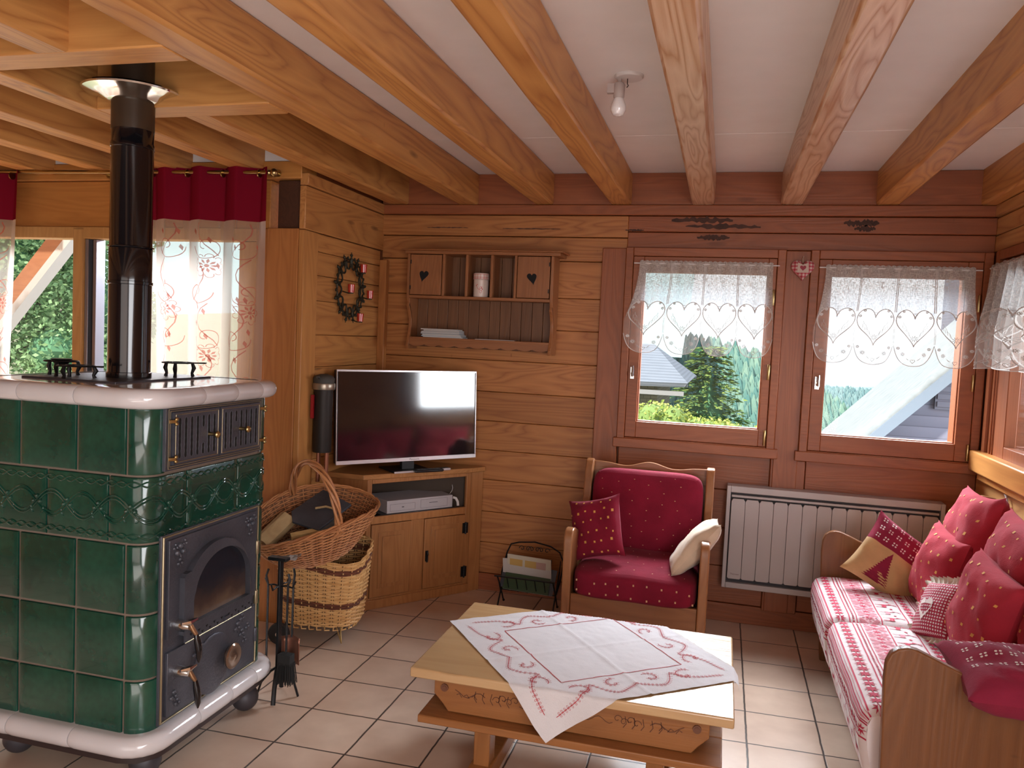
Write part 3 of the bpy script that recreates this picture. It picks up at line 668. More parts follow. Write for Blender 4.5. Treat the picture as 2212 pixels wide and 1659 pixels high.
# relief on the frieze
m = MB()
def rel(pts, r=.0045):
    m.tube([(*perim(s, .0075), z) for s, z in pts], r, 6)
S0, S1 = -.03, sy(2.93)+.06
for zz in (1.078, .897):
    for ph in (0, pi): rel([(S0+(S1-S0)*k/260, zz+.009*sin((S0+(S1-S0)*k/260)*2*pi/.085+ph)) for k in range(261)], .0034)
for ph in (0, pi):
    for dz in (-.006, .006): rel([(S0+(S1-S0)*k/300, .988+dz+.042*sin((S0+(S1-S0)*k/300)*2*pi/.26+ph)) for k in range(301)], .0038)
k = 0; s = S0+.03
while s < S1:
    for dx, dz in ((0, .022), (.014, .004), (-.014, .004)):
        x, y = perim(s+dx, .008); m.sphere((x, y, .988-.006+dz), .0085, nu=8, nv=6)
    for q in (1, -1): rel([(s + q*.012*j/6 + q*.02*sin(j*.5), .975-.02*j/6 + .012*sin(j*.9)) for j in range(7)], .002)
    s += .13
m.build('vine_relief', glaze, stove)
# white rims
def rim(name, z0, z1, outr, inn, seglist, r2):
    m = MB(); h = (z1-z0)/2; zc = (z0+z1)/2
    prof = [(-inn, z0), (outr-h, z0)] + [(outr-h+h*sin(radians(a)), zc-h*cos(radians(a))) for a in range(15, 180, 15)] + [(outr-h, z1), (-inn, z1)]
    for s0, s1 in seglist:
        n = max(3, int((s1-s0)/.02)); rings = []
        for k in range(n+1):
            s = s0+.0015+(s1-s0-.003)*k/n; e = min(s-s0-.0015, s1-.0015-s); sh = .003 if e < .001 else 0
            rings.append([m.vert((*perim(s, o_-sh if o_ > 0 else o_, r2), z)) for o_, z in prof])
        for A, B in zip(rings, rings[1:]):
            for j in range(len(prof)-1): m.face((A[j], B[j], B[j+1], A[j+1]))
        m.face(rings[0]); m.face(rings[-1][::-1])
    return m.build(name, wglaze, stove, ang=50)
sl = [(-.14, sx(-2.52)), (sx(-2.52), sx(-2.36)), (sx(-2.36), sx(-2.12)), (sx(-2.12), sy(2.50)), (sy(2.50), sy(2.70)), (sy(2.70), sy(2.87)), (sy(2.87), sy(2.93)+.30), (sy(2.93)+.30, sy(2.93)+.75), (sy(2.93)+.75, TOT-.14)]
rim('top_rim', 1.338, 1.408, .055, .02, sl, SRAD)
rim('bottom_rim', .132, .205, .062, .02, [(a-.03 if i in (1, 2) else a, b2-.03 if i in (0, 1) else b2) for i, (a, b2) in enumerate(sl)], SRAD)
m = MB(); N = 60
pts = [perim(TOT*k/N, .012) for k in range(N)]; m.prism_xy(pts, 1.36, 1.4065); m.build('top_slab', wglaze, stove)
m = MB(); pts = [perim(TOT*k/N, .035) for k in range(N)]; m.prism_xy(pts, .112, .134); m.build('base_plate', plain('stove_base', (.03, .018, .018), .5), stove)
for X, Y in ((-1.885, 2.91), (-2.47, 2.34), (-1.93, 2.36), (-2.52, 2.92)):
    m = MB(); m.sphere((X, Y, .056), .056, nu=20, nv=14); m.lathe([(.03, .1), (.03, .115)], (X, Y, 0), 14); m.build('ball_foot', plain('ball_foot_metal', (.06, .055, .065), .5, .3), stove)
# hot plate and pot stands
m = MB(); m.box(-2.52, -2.10, 2.38, 2.93, 1.404, 1.413); m.build('hot_plate', cast_iron, stove, bevel=.003)
# stove pipe
PX, PY = -2.25, 2.62
pipe = thing('stove_pipe', 'black stove pipe rising from the tiled stove into the ceiling opening', 'stove pipe', (PX, PY, 1.413))
blk = plain('gloss_black_enamel', (.006, .006, .008), .16, .1, coat=.6)
m = MB(); m.lathe([(.082, 0), (.082, .02), (.078, .022), (.078, .36), (.0815, .362), (.0815, .372), (.078, .374), (.078, .50), (.0765, .502), (.0765, .88), (.079, .882), (.079, .90), (.0765, .903), (.0765, .95)], n=40)
m.tube([(.0815*cos(a/20*2*pi), .0815*sin(a/20*2*pi), .505) for a in range(20)], .003, 6, closed=True)
m.build('lower_pipe', blk, pipe)
m = MB(); m.lathe([(.0775, .95), (.0775, 1.1), (.0775, 1.7)], n=40); m.build('upper_pipe', plain('brown_enamel', (.055, .035, .022), .3, .2), pipe)
m = MB(); m.lathe([(.08, 1.055), (.095, 1.06), (.12, 1.075), (.165, 1.085), (.178, 1.088), (.182, 1.094), (.178, 1.1), (.165, 1.097), (.1, 1.1), (.08, 1.1)], n=48); m.build('collar', chrome, pipe)
# doors --------------------------------------------------- local frame: u = Y, v = z, w outwards (+X)
XF = SX1 + .008
def UV(m, w0, w1, poly, mi=0): m.prism(poly, lambda a, b: (XF+w0, a, b), lambda a, b: (XF+w1, a, b), mi)
gold = plain('worn_brass_edge', (.36, .30, .19), .38, .8)
m = MB(); UV(m, -.004, .010, [(2.325, 1.118), (2.915, 1.118), (2.915, 1.342), (2.325, 1.342)], 0)
for d, w in ((.010, .014), (.019, .013)):
    x0, x1, z0, z1 = 2.325+d, 2.915-d, 1.118+d*.8, 1.342-d*.8
    m.tube([(XF+w, x0, z0), (XF+w, x1, z0), (XF+w, x1, z1), (XF+w, x0, z1)], .0022, 6, 1, closed=True)
m.build('warming_frame', [cast_iron, gold], stove, bevel=.002)
for k, (u0, u1) in enumerate(((2.356, 2.612), (2.622, 2.885))):
    m = MB(); UV(m, .010, .020, [(u0, 1.138), (u1, 1.138), (u1, 1.322), (u0, 1.322)], 0)
    m.tube([(XF+.020, u0+.008, 1.146), (XF+.020, u1-.008, 1.146), (XF+.020, u1-.008, 1.314), (XF+.020, u0+.008, 1.314)], .002, 6, 1, closed=True)
    for j in range(7):
        uc = u0+.030+(u1-u0-.06)*j/6
        kx = (j == 4) if k == 0 else (j == 2)
        for (za, zb) in (((1.158, 1.200), (1.258, 1.302)) if kx else ((1.158, 1.302),)):
            n = int((zb-za)/.006); L = []; R = []
            for q in range(n+1):
                z = za+(zb-za)*q/n; ww = .0045+.0018*abs(sin(q*.8)) if 0 < q < n else .002
                L.append((uc-ww, z)); R.append((uc+ww, z))
            UV(m, .0195, .0206, L+R[::-1], 2)
            m.tube([(XF+.0205, a-.002 if i <= n else a+.002, b) for i, (a, b) in enumerate(L+R[::-1])], .0014, 5, 0, closed=True)
    d = m.build('warming_door', [cast_iron, gold, plain('slot_black', (.003, .003, .003), .8)], stove, bevel=0)
    m = MB(); ku = u0+(.195 if k == 0 else .125); m.lathe([(.008, .02), (.006, .035), (.006, .045), (.012, .052), (.013, .058), (.009, .064), (.003, .066)], (XF, ku, 1.228), 14, axis='x'); m.build('knob', brass, d)
for u_, z_ in ((2.348, 1.292), (2.348, 1.160), (2.9, 1.296), (2.9, 1.165)):
    m = MB(); m.tube([(XF+.012, u_-.01, z_), (XF+.022, u_, z_), (XF+.026, u_+.008, z_)], .007, 8); m.sphere((XF+.03, u_+.008, z_+.008), .007, nu=8, nv=6); m.sphere((XF+.03, u_+.008, z_-.008), .007, nu=8, nv=6)
    m.build('hinge', brass, stove)
# fire door plate
m = MB(); UV(m, -.004, .008, [(2.318, .212), (2.915, .212), (2.915, .892), (2.318, .892)], 0)
m.tube([(XF+.009, 2.326, .22), (XF+.009, 2.907, .22), (XF+.009, 2.907, .885), (XF+.009, 2.326, .885)], .006, 6, 1, closed=True)
m.build('fire_frame', [cast_iron, gold], stove, bevel=.002)
U0, U1, Z0, Z1 = 2.345, 2.885, .235, .872
def door(z0, z1, name):
    m = MB(); UV(m, .008, .020, [(U0, z0), (U1, z0), (U1, z1), (U0, z1)]); return m
m = door(.515, Z1, 'd')
def clover(m, u, z, s, w):
    for dx, dz in ((0, .014), (.012, -.004), (-.012, -.004)): m.sphere((XF+w, u+dx*s, z+dz*s), .009*s, nu=8, nv=6)
    m.tube([(XF+w, u, z-.005*s), (XF+w, u+.004*s, z-.022*s)], .003*s, 5)
for u, z, s in ((2.40, .825, 1.3), (2.375, .842, .7), (2.425, .848, .7), (2.40, .782, .8), (2.835, .83, 1.2), (2.81, .845, .7), (2.86, .848, .7), (2.838, .79, .8)): clover(m, u, z, s, .021)
fd = m.build('fire_door', cast_iron, stove, bevel=.002)
# raised arch surround
m = MB(); cu, cz, R1, R2_ = 2.625, .595, .200, .168
outer = [(2.402, .53), (2.402, .735), (2.44, .742)] + [(cu-.02+R1*cos(radians(a)), cz+.035+R1*.95*sin(radians(a))) for a in range(148, -1, -8)] + [(2.83, .53)]
inner = [(2.45, .545), (2.45, .64)] + [(cu+.005+R2_*1.03*cos(radians(a)), cz+.04+R2_*.88*sin(radians(a))) for a in range(172, -1, -8)] + [(2.805, .545)]
n = 40
def resample(p, n):
    L = [0]
    for a, b in zip(p, p[1:]): L.append(L[-1]+math.dist(a, b))
    out = []
    for k in range(n+1):
        d = L[-1]*k/n; i = max(j for j in range(len(L)) if L[j] <= d+1e-9); i = min(i, len(p)-2); f = (d-L[i])/(L[i+1]-L[i]+1e-9); out.append((p[i][0]+(p[i+1][0]-p[i][0])*f, p[i][1]+(p[i+1][1]-p[i][1])*f))
    return out
O, I = resample(outer, n), resample(inner, n)
rows_ = [[m.vert((XF+w, *p)) for p in P] for P, w in ((O, .02), (O, .042), (I, .046), (I, .016))]
for A, B in zip(rows_, rows_[1:]):
    for k in range(n): m.face((A[k], A[k+1], B[k+1], B[k]))
for k_ in (0, n): m.face([r_[k_] for r_ in rows_])
UV(m, .02, .044, [(2.402, .515), (2.83, .515), (2.83, .545), (2.402, .545)])
m.build('arch_surround', cast_iron, fd, ang=35)
t = NT('sooty_glass'); o = t.obj(); sp_ = t.n('ShaderNodeSeparateXYZ'); t.l(o, sp_.inputs[0])
gz = t.n('ShaderNodeMapRange'); gz.inputs[1].default_value = .53; gz.inputs[2].default_value = .68; t.l(t.math('ADD', sp_.outputs[2], t.math('MULTIPLY', t.math('SUBTRACT', t.noise(o, 9, 5), .5), .12)), gz.inputs[0])
c = t.ramp(gz.outputs[0], [(0, (.15, .10, .065)), (.45, (.055, .035, .03)), (1, (.016, .018, .026))]); t.bsdf(Base_Color=c, Roughness=.2); soot = t.mat
m = MB(); UV(m, .0205, .024, I+[(2.805, .54), (2.45, .54)]); m.build('door_glass', soot, fd, smooth=False)
m = MB(); UV(m, .02, .026, [(2.43, .475), (2.85, .475), (2.85, .508), (2.43, .508)], 0)
for k in range(9):
    u = 2.455+.046*k
    for q, z in ((0, .497), (.02, .485)): m.poly([(XF+.0265, u+q, z+.005), (XF+.0265, u+q+.016, z+.005), (XF+.0265, u+q+.008, z-.006)], 1)
m.box(XF+.02, XF+.034, 2.66, 2.69, .482, .498, 0)
for z in (.475, .508): m.tube([(XF+.026, 2.43, z), (XF+.026, 2.85, z)], .002, 5, 2)
m.build('air_slide', [cast_iron, plain('slot_black', (0, 0, 0)), gold], fd)
m = door(Z0, .468, 'a')
for u, z, s in ((2.50, .41, 1), (2.525, .435, .8), (2.53, .385, .8), (2.76, .42, 1.1), (2.79, .45, .9), (2.79, .385, .9), (2.83, .4, .8), (2.38, .30, 1), (2.40, .27, .8), (2.81, .35, .8)): clover(m, u, z, s, .021)
ad = m.build('ash_door', cast_iron, stove, bevel=.002)
m = MB(); m.lathe([(.115, .02), (.115, .026), (.11, .029), (.095, .03), (.03, .03)], (XF, 2.60, .335), 36, axis='x'); m.build('air_disc', cast_iron, ad)
m = MB(); m.lathe([(.02, .03), (.02, .045), (.048, .05), (.05, .058), (.044, .063), (.02, .061), (.012, .066), (.003, .067)], (XF, 2.685, .335), 28, axis='x'); m.build('air_knob', plain('knob_nickel', (.30, .22, .17), .2, .85), ad)
for d, z in ((fd, .555), (ad, .385)):
    m = MB(); m.lathe([(.022, .0), (.02, .03), (.014, .05)], (XF+.02, 2.40, z), 12, 0, 'x')
    m.tube([(XF+.05, 2.375, z+.014), (XF+.065, 2.40, z+.012), (XF+.068, 2.44, z+.014)], [.006, .012, .005], 8, 0)
    m.tube([(XF+.062, 2.405, z+.01), (XF+.075, 2.412, z-.02), (XF+.082, 2.418, z-.035)], [.008, .009, .007], 10, 1)
    m.tube([(XF+.082, 2.418, z-.035), (XF+.085, 2.42, z-.06), (XF+.088, 2.424, z-.09), (XF+.088, 2.427, z-.12), (XF+.087, 2.428, z-.14)], [.008, .012, .013, .01, .003], 12, 2)
    m.build('handle', [chrome, plain('bronze', (.42, .25, .14), .3, .9), blk], d)
for z in (.715, .505, .345):
    m = MB(); m.lathe([(.008, -.028), (.009, -.026), (.009, .026), (.008, .028)], (XF+.02, 2.888, z), 10); m.build('hinge', gold if z > .4 else cast_iron, stove)
# pot stands
def trivet(name, label, loc, r, h, legs=3, dish=False, rz=0):
    t_ = thing(name, label, 'trivet', loc, rz, group='cast iron pot stands on the stove top'); m = MB()
    n = 26; ringp = [(r*cos(2*pi*k/n), r*sin(2*pi*k/n), h) for k in range(n)]
    m.tube(ringp, .004, 6, closed=True, flat=.7); m.tube([(p[0]*.55, p[1]*.55, h) for p in ringp], .0035, 6, closed=True)
    for k in range(6):
        a = k*pi/3; m.tube([(r*.55*cos(a), r*.55*sin(a), h), (r*1.0*cos(a+.3), r*sin(a+.3), h)], .0035, 6)
    m.tube([(r*.9, 0, h), (r*1.3, .01, h), (r*1.75, .0, h+.001), (r*1.85, -.0, h+.002)], [.005, .005, .006, .003], 6, flat=.6)
    if dish: m.lathe([(.3*r, h-.02), (.62*r, h+.006), (.66*r, h+.009), (.6*r, h+.009)], (0, 0, 0), 20)
    m.build('ring', black_iron, t_)
    for k in range(legs):
        a = 2*pi*k/legs + .5; m = MB(); m.tube([(r*.95*cos(a), r*.95*sin(a), h), (r*1.08*cos(a), r*1.08*sin(a), h*.6), (r*.95*cos(a), r*.95*sin(a), h*.25), (r*1.02*cos(a), r*1.02*sin(a), 0)], [.006, .009, .006, .008], 7); m.build('leg', black_iron, t_)
    return t_
trivet('trivet', 'black iron pot stand with a small dish top, leftmost on the stove', (-2.455, 2.50, 1.413), .058, .055, dish=True, rz=2.6)
trivet('trivet', 'black iron pot stand directly in front of the stove pipe', (-2.325, 2.435, 1.413), .062, .045, rz=.1)
trivet('trivet', 'black iron pot stand with a long handle right of the stove pipe', (-2.165, 2.80, 1.413), .06, .058, rz=.5)
# ------------------------------------------------------------------ corner cabinet and television
FL = Vector((-1.95, 4.20, 0)); FD = Vector((.62, .785, 0)).normalized(); FN = Vector((FD.y, -FD.x, 0)); CL = .726
cabang = atan2(FD.y, FD.x)
cab = thing('corner_cabinet', 'wooden corner television cabinet with open shelf and two panelled doors', 'cabinet', (0, 0, 0))
def CF(u, w, z): p = FL + FD*u + FN*w; return (p.x, p.y, z)
def cbox(m, u0, u1, w0, w1, z0, z1, mi=0):
    i = [m.vert(CF(*p)) for p in ((u0, w0, z0), (u1, w0, z0), (u1, w1, z0), (u0, w1, z0), (u0, w0, z1), (u1, w0, z1), (u1, w1, z1), (u0, w1, z1))]
    for q in ((3, 2, 1, 0), (4, 5, 6, 7), (0, 1, 5, 4), (1, 2, 6, 5), (2, 3, 7, 6), (3, 0, 4, 7)): m.face([i[k] for k in q], mi)
w_cab = wood('cabinet_wood', (.46, .20, .07), (.24, .085, .025), 'z', knots=.5); w_cabx = wood('cabinet_top_wood', (.48, .22, .08), (.26, .10, .03), 'x', rough=.3)
plan = [(-1.95, 4.20), (-1.50, 4.77), (-1.445, 4.835), (-2.14, 4.835), (-2.19, 4.80), (-2.19, 4.20)]
m = MB()
plano = [(-1.965, 4.175), (-1.475, 4.75), (-1.43, 4.838), (-2.145, 4.838), (-2.195, 4.805), (-2.195, 4.175)]
m.prism_xy(plano, .772, .802); m.build('top', w_cabx, cab, bevel=.004)
m = MB(); cbox(m, 0, .03, -.02, 0, 0, .772); cbox(m, .69, CL, -.02, 0, 0, .772); cbox(m, .03, .69, -.02, 0, .745, .772); cbox(m, .03, .69, -.02, 0, .505, .55); cbox(m, .03, .69, -.02, 0, 0, .065); cbox(m, .30, .39, -.02, .0, .065, .505)
cbox(m, -.0, CL, 0, .012, 0, .055)
m.build('face_frame', w_cab, cab, bevel=.003)
m = MB(); m.prism_xy([(-1.50, 4.77), (-1.445, 4.835), (-1.465, 4.84), (-1.52, 4.79)], 0, .772); m.build('side_panel', w_cab, cab)
m = MB(); m.box(-2.19, -1.95, 4.20, 4.215, 0, .772); m.build('side_panel', w_cab, cab)
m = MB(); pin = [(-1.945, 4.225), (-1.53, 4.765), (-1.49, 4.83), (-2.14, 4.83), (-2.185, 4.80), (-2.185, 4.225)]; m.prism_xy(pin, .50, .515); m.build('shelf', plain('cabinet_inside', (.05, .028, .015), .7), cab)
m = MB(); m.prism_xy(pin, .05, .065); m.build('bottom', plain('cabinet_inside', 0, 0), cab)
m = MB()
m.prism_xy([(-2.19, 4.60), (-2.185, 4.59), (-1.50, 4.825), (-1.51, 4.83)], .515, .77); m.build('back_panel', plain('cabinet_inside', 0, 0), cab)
for u0, u1, hs in ((.033, .297, 0), (.393, .687, 1)):
    m = MB(); cbox(m, u0, u1, -.012, .006, .068, .502)
    d = m.build('door', w_cab, cab, bevel=.003)
    m = MB(); cbox(m, u0+.045, u1-.045, .006, .010, .12, .455); cbox(m, u0+.07, u1-.07, .010, .016, .145, .43); m.build('panel', w_cab, d, bevel=.004)
    if hs:
        m = MB(); m.tube([CF(u0+.02, .012, .30), CF(u0+.02, .02, .285), CF(u0+.02, .012, .27), CF(u0+.02, .012, .235)], .006, 8); cbox(m, u0+.01, u0+.03, .006, .009, .24, .305); m.build('latch', black_iron, d)
        for z in (.42, .14):
            m = MB(); cbox(m, u1-.02, u1+.02, .008, .013, z-.035, z+.03); m.tube([CF(u1, .015, z-.04), CF(u1, .015, z+.035)], .006, 8); m.build('hinge', black_iron, d)
# video recorder
rec = thing('disc_player', 'silver disc and tape player on the cabinet shelf under the television', 'player', (0, 0, 0))
silver = plain('silver_plastic', (.52, .48, .50), .35, .3)
m = MB(); cbox(m, .14, .60, -.26, -.015, .555, .632); m.build('case', silver, rec, bevel=.003)
lines = plain('thin_dark_line', (.05, .04, .05), .6)
m = MB()
for (a, b2, c, d) in ((.16, .33, .568, .608), (.37, .56, .568, .62)):
    for q in ((a, b2, c, c+.001), (a, b2, d, d+.001), (a, a+.001, c, d), (b2, b2+.001, c, d)): cbox(m, q[0], q[1], -.015, -.0145, q[2], q[3])
cbox(m, .24, .255, -.015, -.0145, .586, .591); cbox(m, .43, .49, -.015, -.0145, .597, .600); m.build('flap_outline', lines, rec)
rec2 = thing('receiver_box', 'flat black receiver under the silver player on the cabinet shelf', 'receiver', (0, 0, 0))
m = MB(); cbox(m, .10, .62, -.24, -.012, .5165, .5545); m.build('case', plain('black_plastic', (.012, .012, .014), .3), rec2, bevel=.003)
m = MB(); cbox(m, .10, .62, -.0125, -.011, .527, .528); m.tube([CF(.49+.02*cos(a*.5), -.0115, .541+.007*sin(a*.5)) for a in range(13)], .001, 4); cbox(m, .52, .55, -.012, -.0113, .538, .544); m.build('marks', plain('faint_grey', (.2, .2, .2), .5), rec2)
cab_o = thing('white_cable_plug', 'white cable plug hanging at the right side of the player', 'plug', (0, 0, 0))
m = MB(); m.tube([CF(.605, -.02, .615), CF(.62, -.01, .61), CF(.628, .0, .59), CF(.63, .003, .565)], .008, 8); m.build('plug', plastic_w, cab_o)
m = MB(); m.tube([CF(.63, -.1, .62), CF(.64, -.09, .64), CF(.645, -.09, .66), CF(.64, -.09, .68)], .002, 6); m.build('cable', plastic_w, cab_o)
# television
TL, TR = Vector((-2.10, 4.09, 0)), Vector((-1.49, 4.80, 0)); TD = (TR-TL).normalized(); TN = Vector((TD.y, -TD.x, 0)); TWD = (TR-TL).length
tv = thing('television', 'flat screen television with silver frame standing on the corner cabinet', 'television', (0, 0, 0))
def TF(u, w, z):
    p = TL + TD*u + TN*(w - max(0, z-.862)*.056)
    return (p.x, p.y, z)
def tbox(m, u0, u1, w0, w1, z0, z1, mi=0):
    i = [m.vert(TF(*p)) for p in ((u0, w0, z0), (u1, w0, z0), (u1, w1, z0), (u0, w1, z0), (u0, w0, z1), (u1, w0, z1), (u1, w1, z1), (u0, w1, z1))]
    for q in ((3, 2, 1, 0), (4, 5, 6, 7), (0, 1, 5, 4), (1, 2, 6, 5), (2, 3, 7, 6), (3, 0, 4, 7)): m.face([i[k] for k in q], mi)
Zb, Zt = .862, 1.408
m = MB(); tbox(m, .004, TWD-.004, -.05, -.006, Zb+.003, Zt-.003); tbox(m, .2, TWD-.2, -.075, -.05, Zb+.06, Zt-.1); m.build('back_case', plain('tv_black', (.01, .01, .012), .4), tv, bevel=.004)
m = MB(); tbox(m, .010, TWD-.010, -.006, -.002, Zb+.02, Zt-.010)
t = NT('screen_black'); b = t.bsdf(Base_Color=(.006, .006, .009, 1), Roughness=.09); b.inputs['Specular IOR Level'].default_value = 1.0; b.inputs['Coat Weight'].default_value = 1; b.inputs['Coat Roughness'].default_value = .06; b.inputs['Coat IOR'].default_value = 1.42
m.build('screen', t.mat, tv, smooth=False)
silver2 = plain('tv_silver', (.72, .68, .70), .3, .6)
m = MB(); tbox(m, 0, TWD, -.012, .002, Zt-.011, Zt); tbox(m, 0, TWD, -.012, .004, Zb, Zb+.022); tbox(m, TWD-.006, TWD, -.012, .002, Zb+.022, Zt-.011); tbox(m, 0, .004, -.012, .002, Zb+.022, Zt-.011); m.build('frame', silver2, tv, bevel=.001)
m = MB(); tbox(m, .34, .60, -.16, .06, .802, .812); m.build('stand_base', plain('tv_black', 0, 0), tv, bevel=.004)
m = MB(); tbox(m, .34, .60, .055, .064, .8025, .8135); m.build('stand_edge', silver2, tv, bevel=.001)
m = MB(); tbox(m, .43, .51, -.05, -.02, .81, Zb+.05); m.build('stand_neck', plain('tv_black', 0, 0), tv)
def text_mesh(txt, size, F, name, mat_, parent):
    cu = bpy.data.curves.new('t', 'FONT'); cu.body = txt; cu.size = size; cu.align_x = 'CENTER'; cu.align_y = 'CENTER'
    o = bpy.data.objects.new('t', cu); me = o.to_mesh()
    m = MB(); ids = [m.vert(F(v_.co.x, v_.co.y)) for v_ in me.vertices]
    for p in me.polygons: m.face([ids[k] for k in p.vertices])
    o.to_mesh_clear(); bpy.data.objects.remove(o); bpy.data.curves.remove(cu)
    return m.build(name, mat_, parent, smooth=False, fixn=False)
text_mesh('Panasonic', .017, lambda x, y: TF(.5+x, .0045, Zb+.011+y), 'lettering', plain('logo_grey', (.08, .08, .09), .5), tv)
m = MB(); tbox(m, .06, .25, .075, .125, .0, .012, 0)
rem = thing('remote_control', 'dark remote control lying in front of the television stand', 'remote control', TF(.56, .075, .803), cabang-.1)
m = MB(); m.box(-.095, .095, -.022, .022, 0, .018); o_ = m.build('case', plain('black_plastic', 0, 0), rem, bevel=.007)
m = MB()
for i in range(9):
    for j in range(3): m.box(-.075+.017*i, -.065+.017*i, -.014+.011*j, -.007+.011*j, .018, .020)
m.build('buttons', plain('button_grey', (.08, .08, .08), .5), rem)
rem = thing('remote_control', 'pale silver remote control beside the dark one under the television', 'remote control', TF(.66, .05, .803), cabang+.0)
m = MB(); m.box(-.06, .06, -.02, .02, 0, .014); m.build('case', silver, rem, bevel=.004)
m = MB(); m.box(-.04, .05, -.014, .014, .014, .0155); m.build('buttons', plain('button_grey', 0, 0), rem)
# dark hanging tube behind the television
hb = thing('wall_lantern', 'dark metal tube with pale collar band on the left wall beside the television', 'wall ornament', (-2.135, 3.985, 0))
m = MB(); m.lathe([(.05, .95), (.052, .96), (.052, 1.30), (.05, 1.30)], n=20); m.build('tube', plain('soot_metal', (.02, .014, .012), .55, .3), hb)
m = MB(); m.lathe([(.06, 1.30), (.062, 1.305), (.062, 1.33), (.06, 1.335)], n=24); m.build('collar_band', plain('dull_pewter', (.35, .30, .24), .35, .8), hb)
m = MB(); m.lathe([(.058, 1.335), (.06, 1.36), (.05, 1.375), (.02, 1.385)], n=20); m.tube([(.0, -.05, 1.36), (.01, -.075, 1.372), (.0, -.09, 1.37)], .006, 6); m.build('cap', plain('aged_cap', (.05, .045, .04), .7), hb)
m = MB(); m.box(-.045, -.03, -.06, -.045, 1.14, 1.27); m.build('red_strip', plain('red_strip', (.3, .01, .015), .4), hb)
for dx in (-.02, .03):
    m = MB(); m.tube([(dx, 0, .95), (dx, .0, .78)], .012, 8); m.build('rod', plain('copper_rod', (.25, .09, .05), .4, .6), hb)
# ------------------------------------------------------------------ wall shelf
sh = thing('wall_shelf', 'wooden wall shelf with heart cut doors above the television', 'shelf', (0, 0, 0))
w_sh = wood('shelf_wood', (.36, .14, .05), (.19, .062, .02), 'x', knots=.45); w_shz = wood('shelf_wood_upright', (.36, .14, .05), (.19, .062, .02), 'z', knots=.45)
yb, yf = 4.845, 4.68
SXa, SXb = -1.935, -1.03
m = MB(); m.box(SXa-.03, SXb+.06, yf-.02, yb, 2.13, 2.15); m.box(SXa-.05, SXb+.08, yf-.035, yb, 2.15, 2.158); m.build('top_board', w_sh, sh, bevel=.003)
side = [(yb, 1.535), (yf+.02, 1.535), (yf+.01, 1.56), (yf+.03, 1.60), (yf+.05, 1.66), (yf+.055, 1.72), (yf+.03, 1.77), (yf+.005, 1.80), (yf+.015, 1.83), (yf, 1.86), (yf, 2.13), (yb, 2.13)]
for x in (SXa-.018, SXb):
    m = MB(); m.prism_yz(side, x, x+.018); m.build('side_panel', w_shz, sh, bevel=.002)
m = MB(); m.box(SXa, SXb, yf-.005, yb, 1.855, 1.873); m.build('middle_board', w_sh, sh, bevel=.002)
m = MB(); m.box(SXa, SXb, yf+.03, yb, 1.598, 1.612); m.build('bottom_board', w_sh, sh, bevel=.002)
sc_ = [(SXa, 1.598)] + [(SXa + (SXb-SXa)*k/80, 1.565 - .012*abs(sin(k/80*pi*9))) for k in range(81)] + [(SXb, 1.598)]
m = MB(); m.prism_xz(sc_, yf+.032, yf+.046); m.build('scalloped_apron', w_sh, sh)
m = MB()
for k in range(13): x = SXa+(SXb-SXa)*k/13; m.box(x+.001, x+(SXb-SXa)/13-.001, yb-.012, yb, 1.55, 2.13)
m.build('back_boards', wood('shelf_back_wood', (.20, .085, .035), (.10, .038, .015), 'z', knots=.3), sh, bevel=.002)
dx = [(-1.93, -1.725), (-1.235, -1.035)]
for x in (-1.712, -1.56, -1.40, -1.248):
    m = MB(); m.box(x-.008, x+.008, yf, yb-.012, 1.873, 2.13); m.build('divider', w_shz, sh, bevel=.002)
slot = plain('hole_black', (.004, .003, .003), .9)
for k, (a, b2) in enumerate(dx):
    m = MB(); m.box(a, b2, yf-.004, yf+.012, 1.877, 2.126); d = m.build('door', w_shz, sh, bevel=.002)
    cx = (a+b2)/2-.01; H_ = [(cx+px_*.032+(py < 0)*(-.012 if k == 0 else .012)*abs(py)*1.2, 2.0+py*.034*(1.0 if py > 0 else 1.35)) for px_, py in heart(30)]
    m = MB(); m.prism_xz(H_, yf-.006, yf-.0035); m.build('heart_cutout', slot, d, smooth=False)
    m = MB()
    for z in (1.92, 2.08): m = MB(); m.box((a if k == 0 else b2-.006), (a+.006 if k == 0 else b2), yf-.008, yf-.004, z-.012, z+.012); m.build('hinge', black_iron, d)
jar = thing('storage_jar', 'white jar with red stripes and a red rooster in the middle shelf niche', 'jar', (-1.478, 4.73, 1.873))
cer = plain('white_ceramic', (.62, .52, .47), .3); redp = plain('red_print', (.45, .05, .04), .5)
m = MB(); m.lathe([(.044, 0), (.047, .003), (.047, .105), (.044, .108)], n=32); 
def JF(r): return lambda u, v: (r*sin(u/r), -r*cos(u/r), v)
F = JF(.0475)
m.strip(F, [(-.02+.004*k, .075-.028*sin(k*.28)+.0*k) for k in range(11)], .0022, 1)
m.strip(F, [(.012+.008*cos(a*.3), .045+.02*sin(a*.3)) for a in range(0, 21)], .002, 1)
for q in ((-.018, .07), (-.012, .076), (.018, .055), (.022, .048), (.015, .04)): m.decal(F, [(q[0], q[1]-.004), (q[0]+.004, q[1]), (q[0], q[1]+.005), (q[0]-.003, q[1])], 1)
m.build('body', [cer, redp], jar)
m = MB(); m.lathe([(.048, .108), (.05, .11), (.05, .145), (.047, .148)], n=32); F = JF(.0505)
for z in (.113, .122, .140): m.strip(F, [(-.075+.01*k, z) for k in range(16)], .0022, 1)
for k in range(8): m.strip(F, [(-.07+.02*k, .112), (-.07+.02*k, .142)], .002, 1)
m.build('lid', [cer, redp], jar)
rr = random.Random(21)
zz = 1.6125
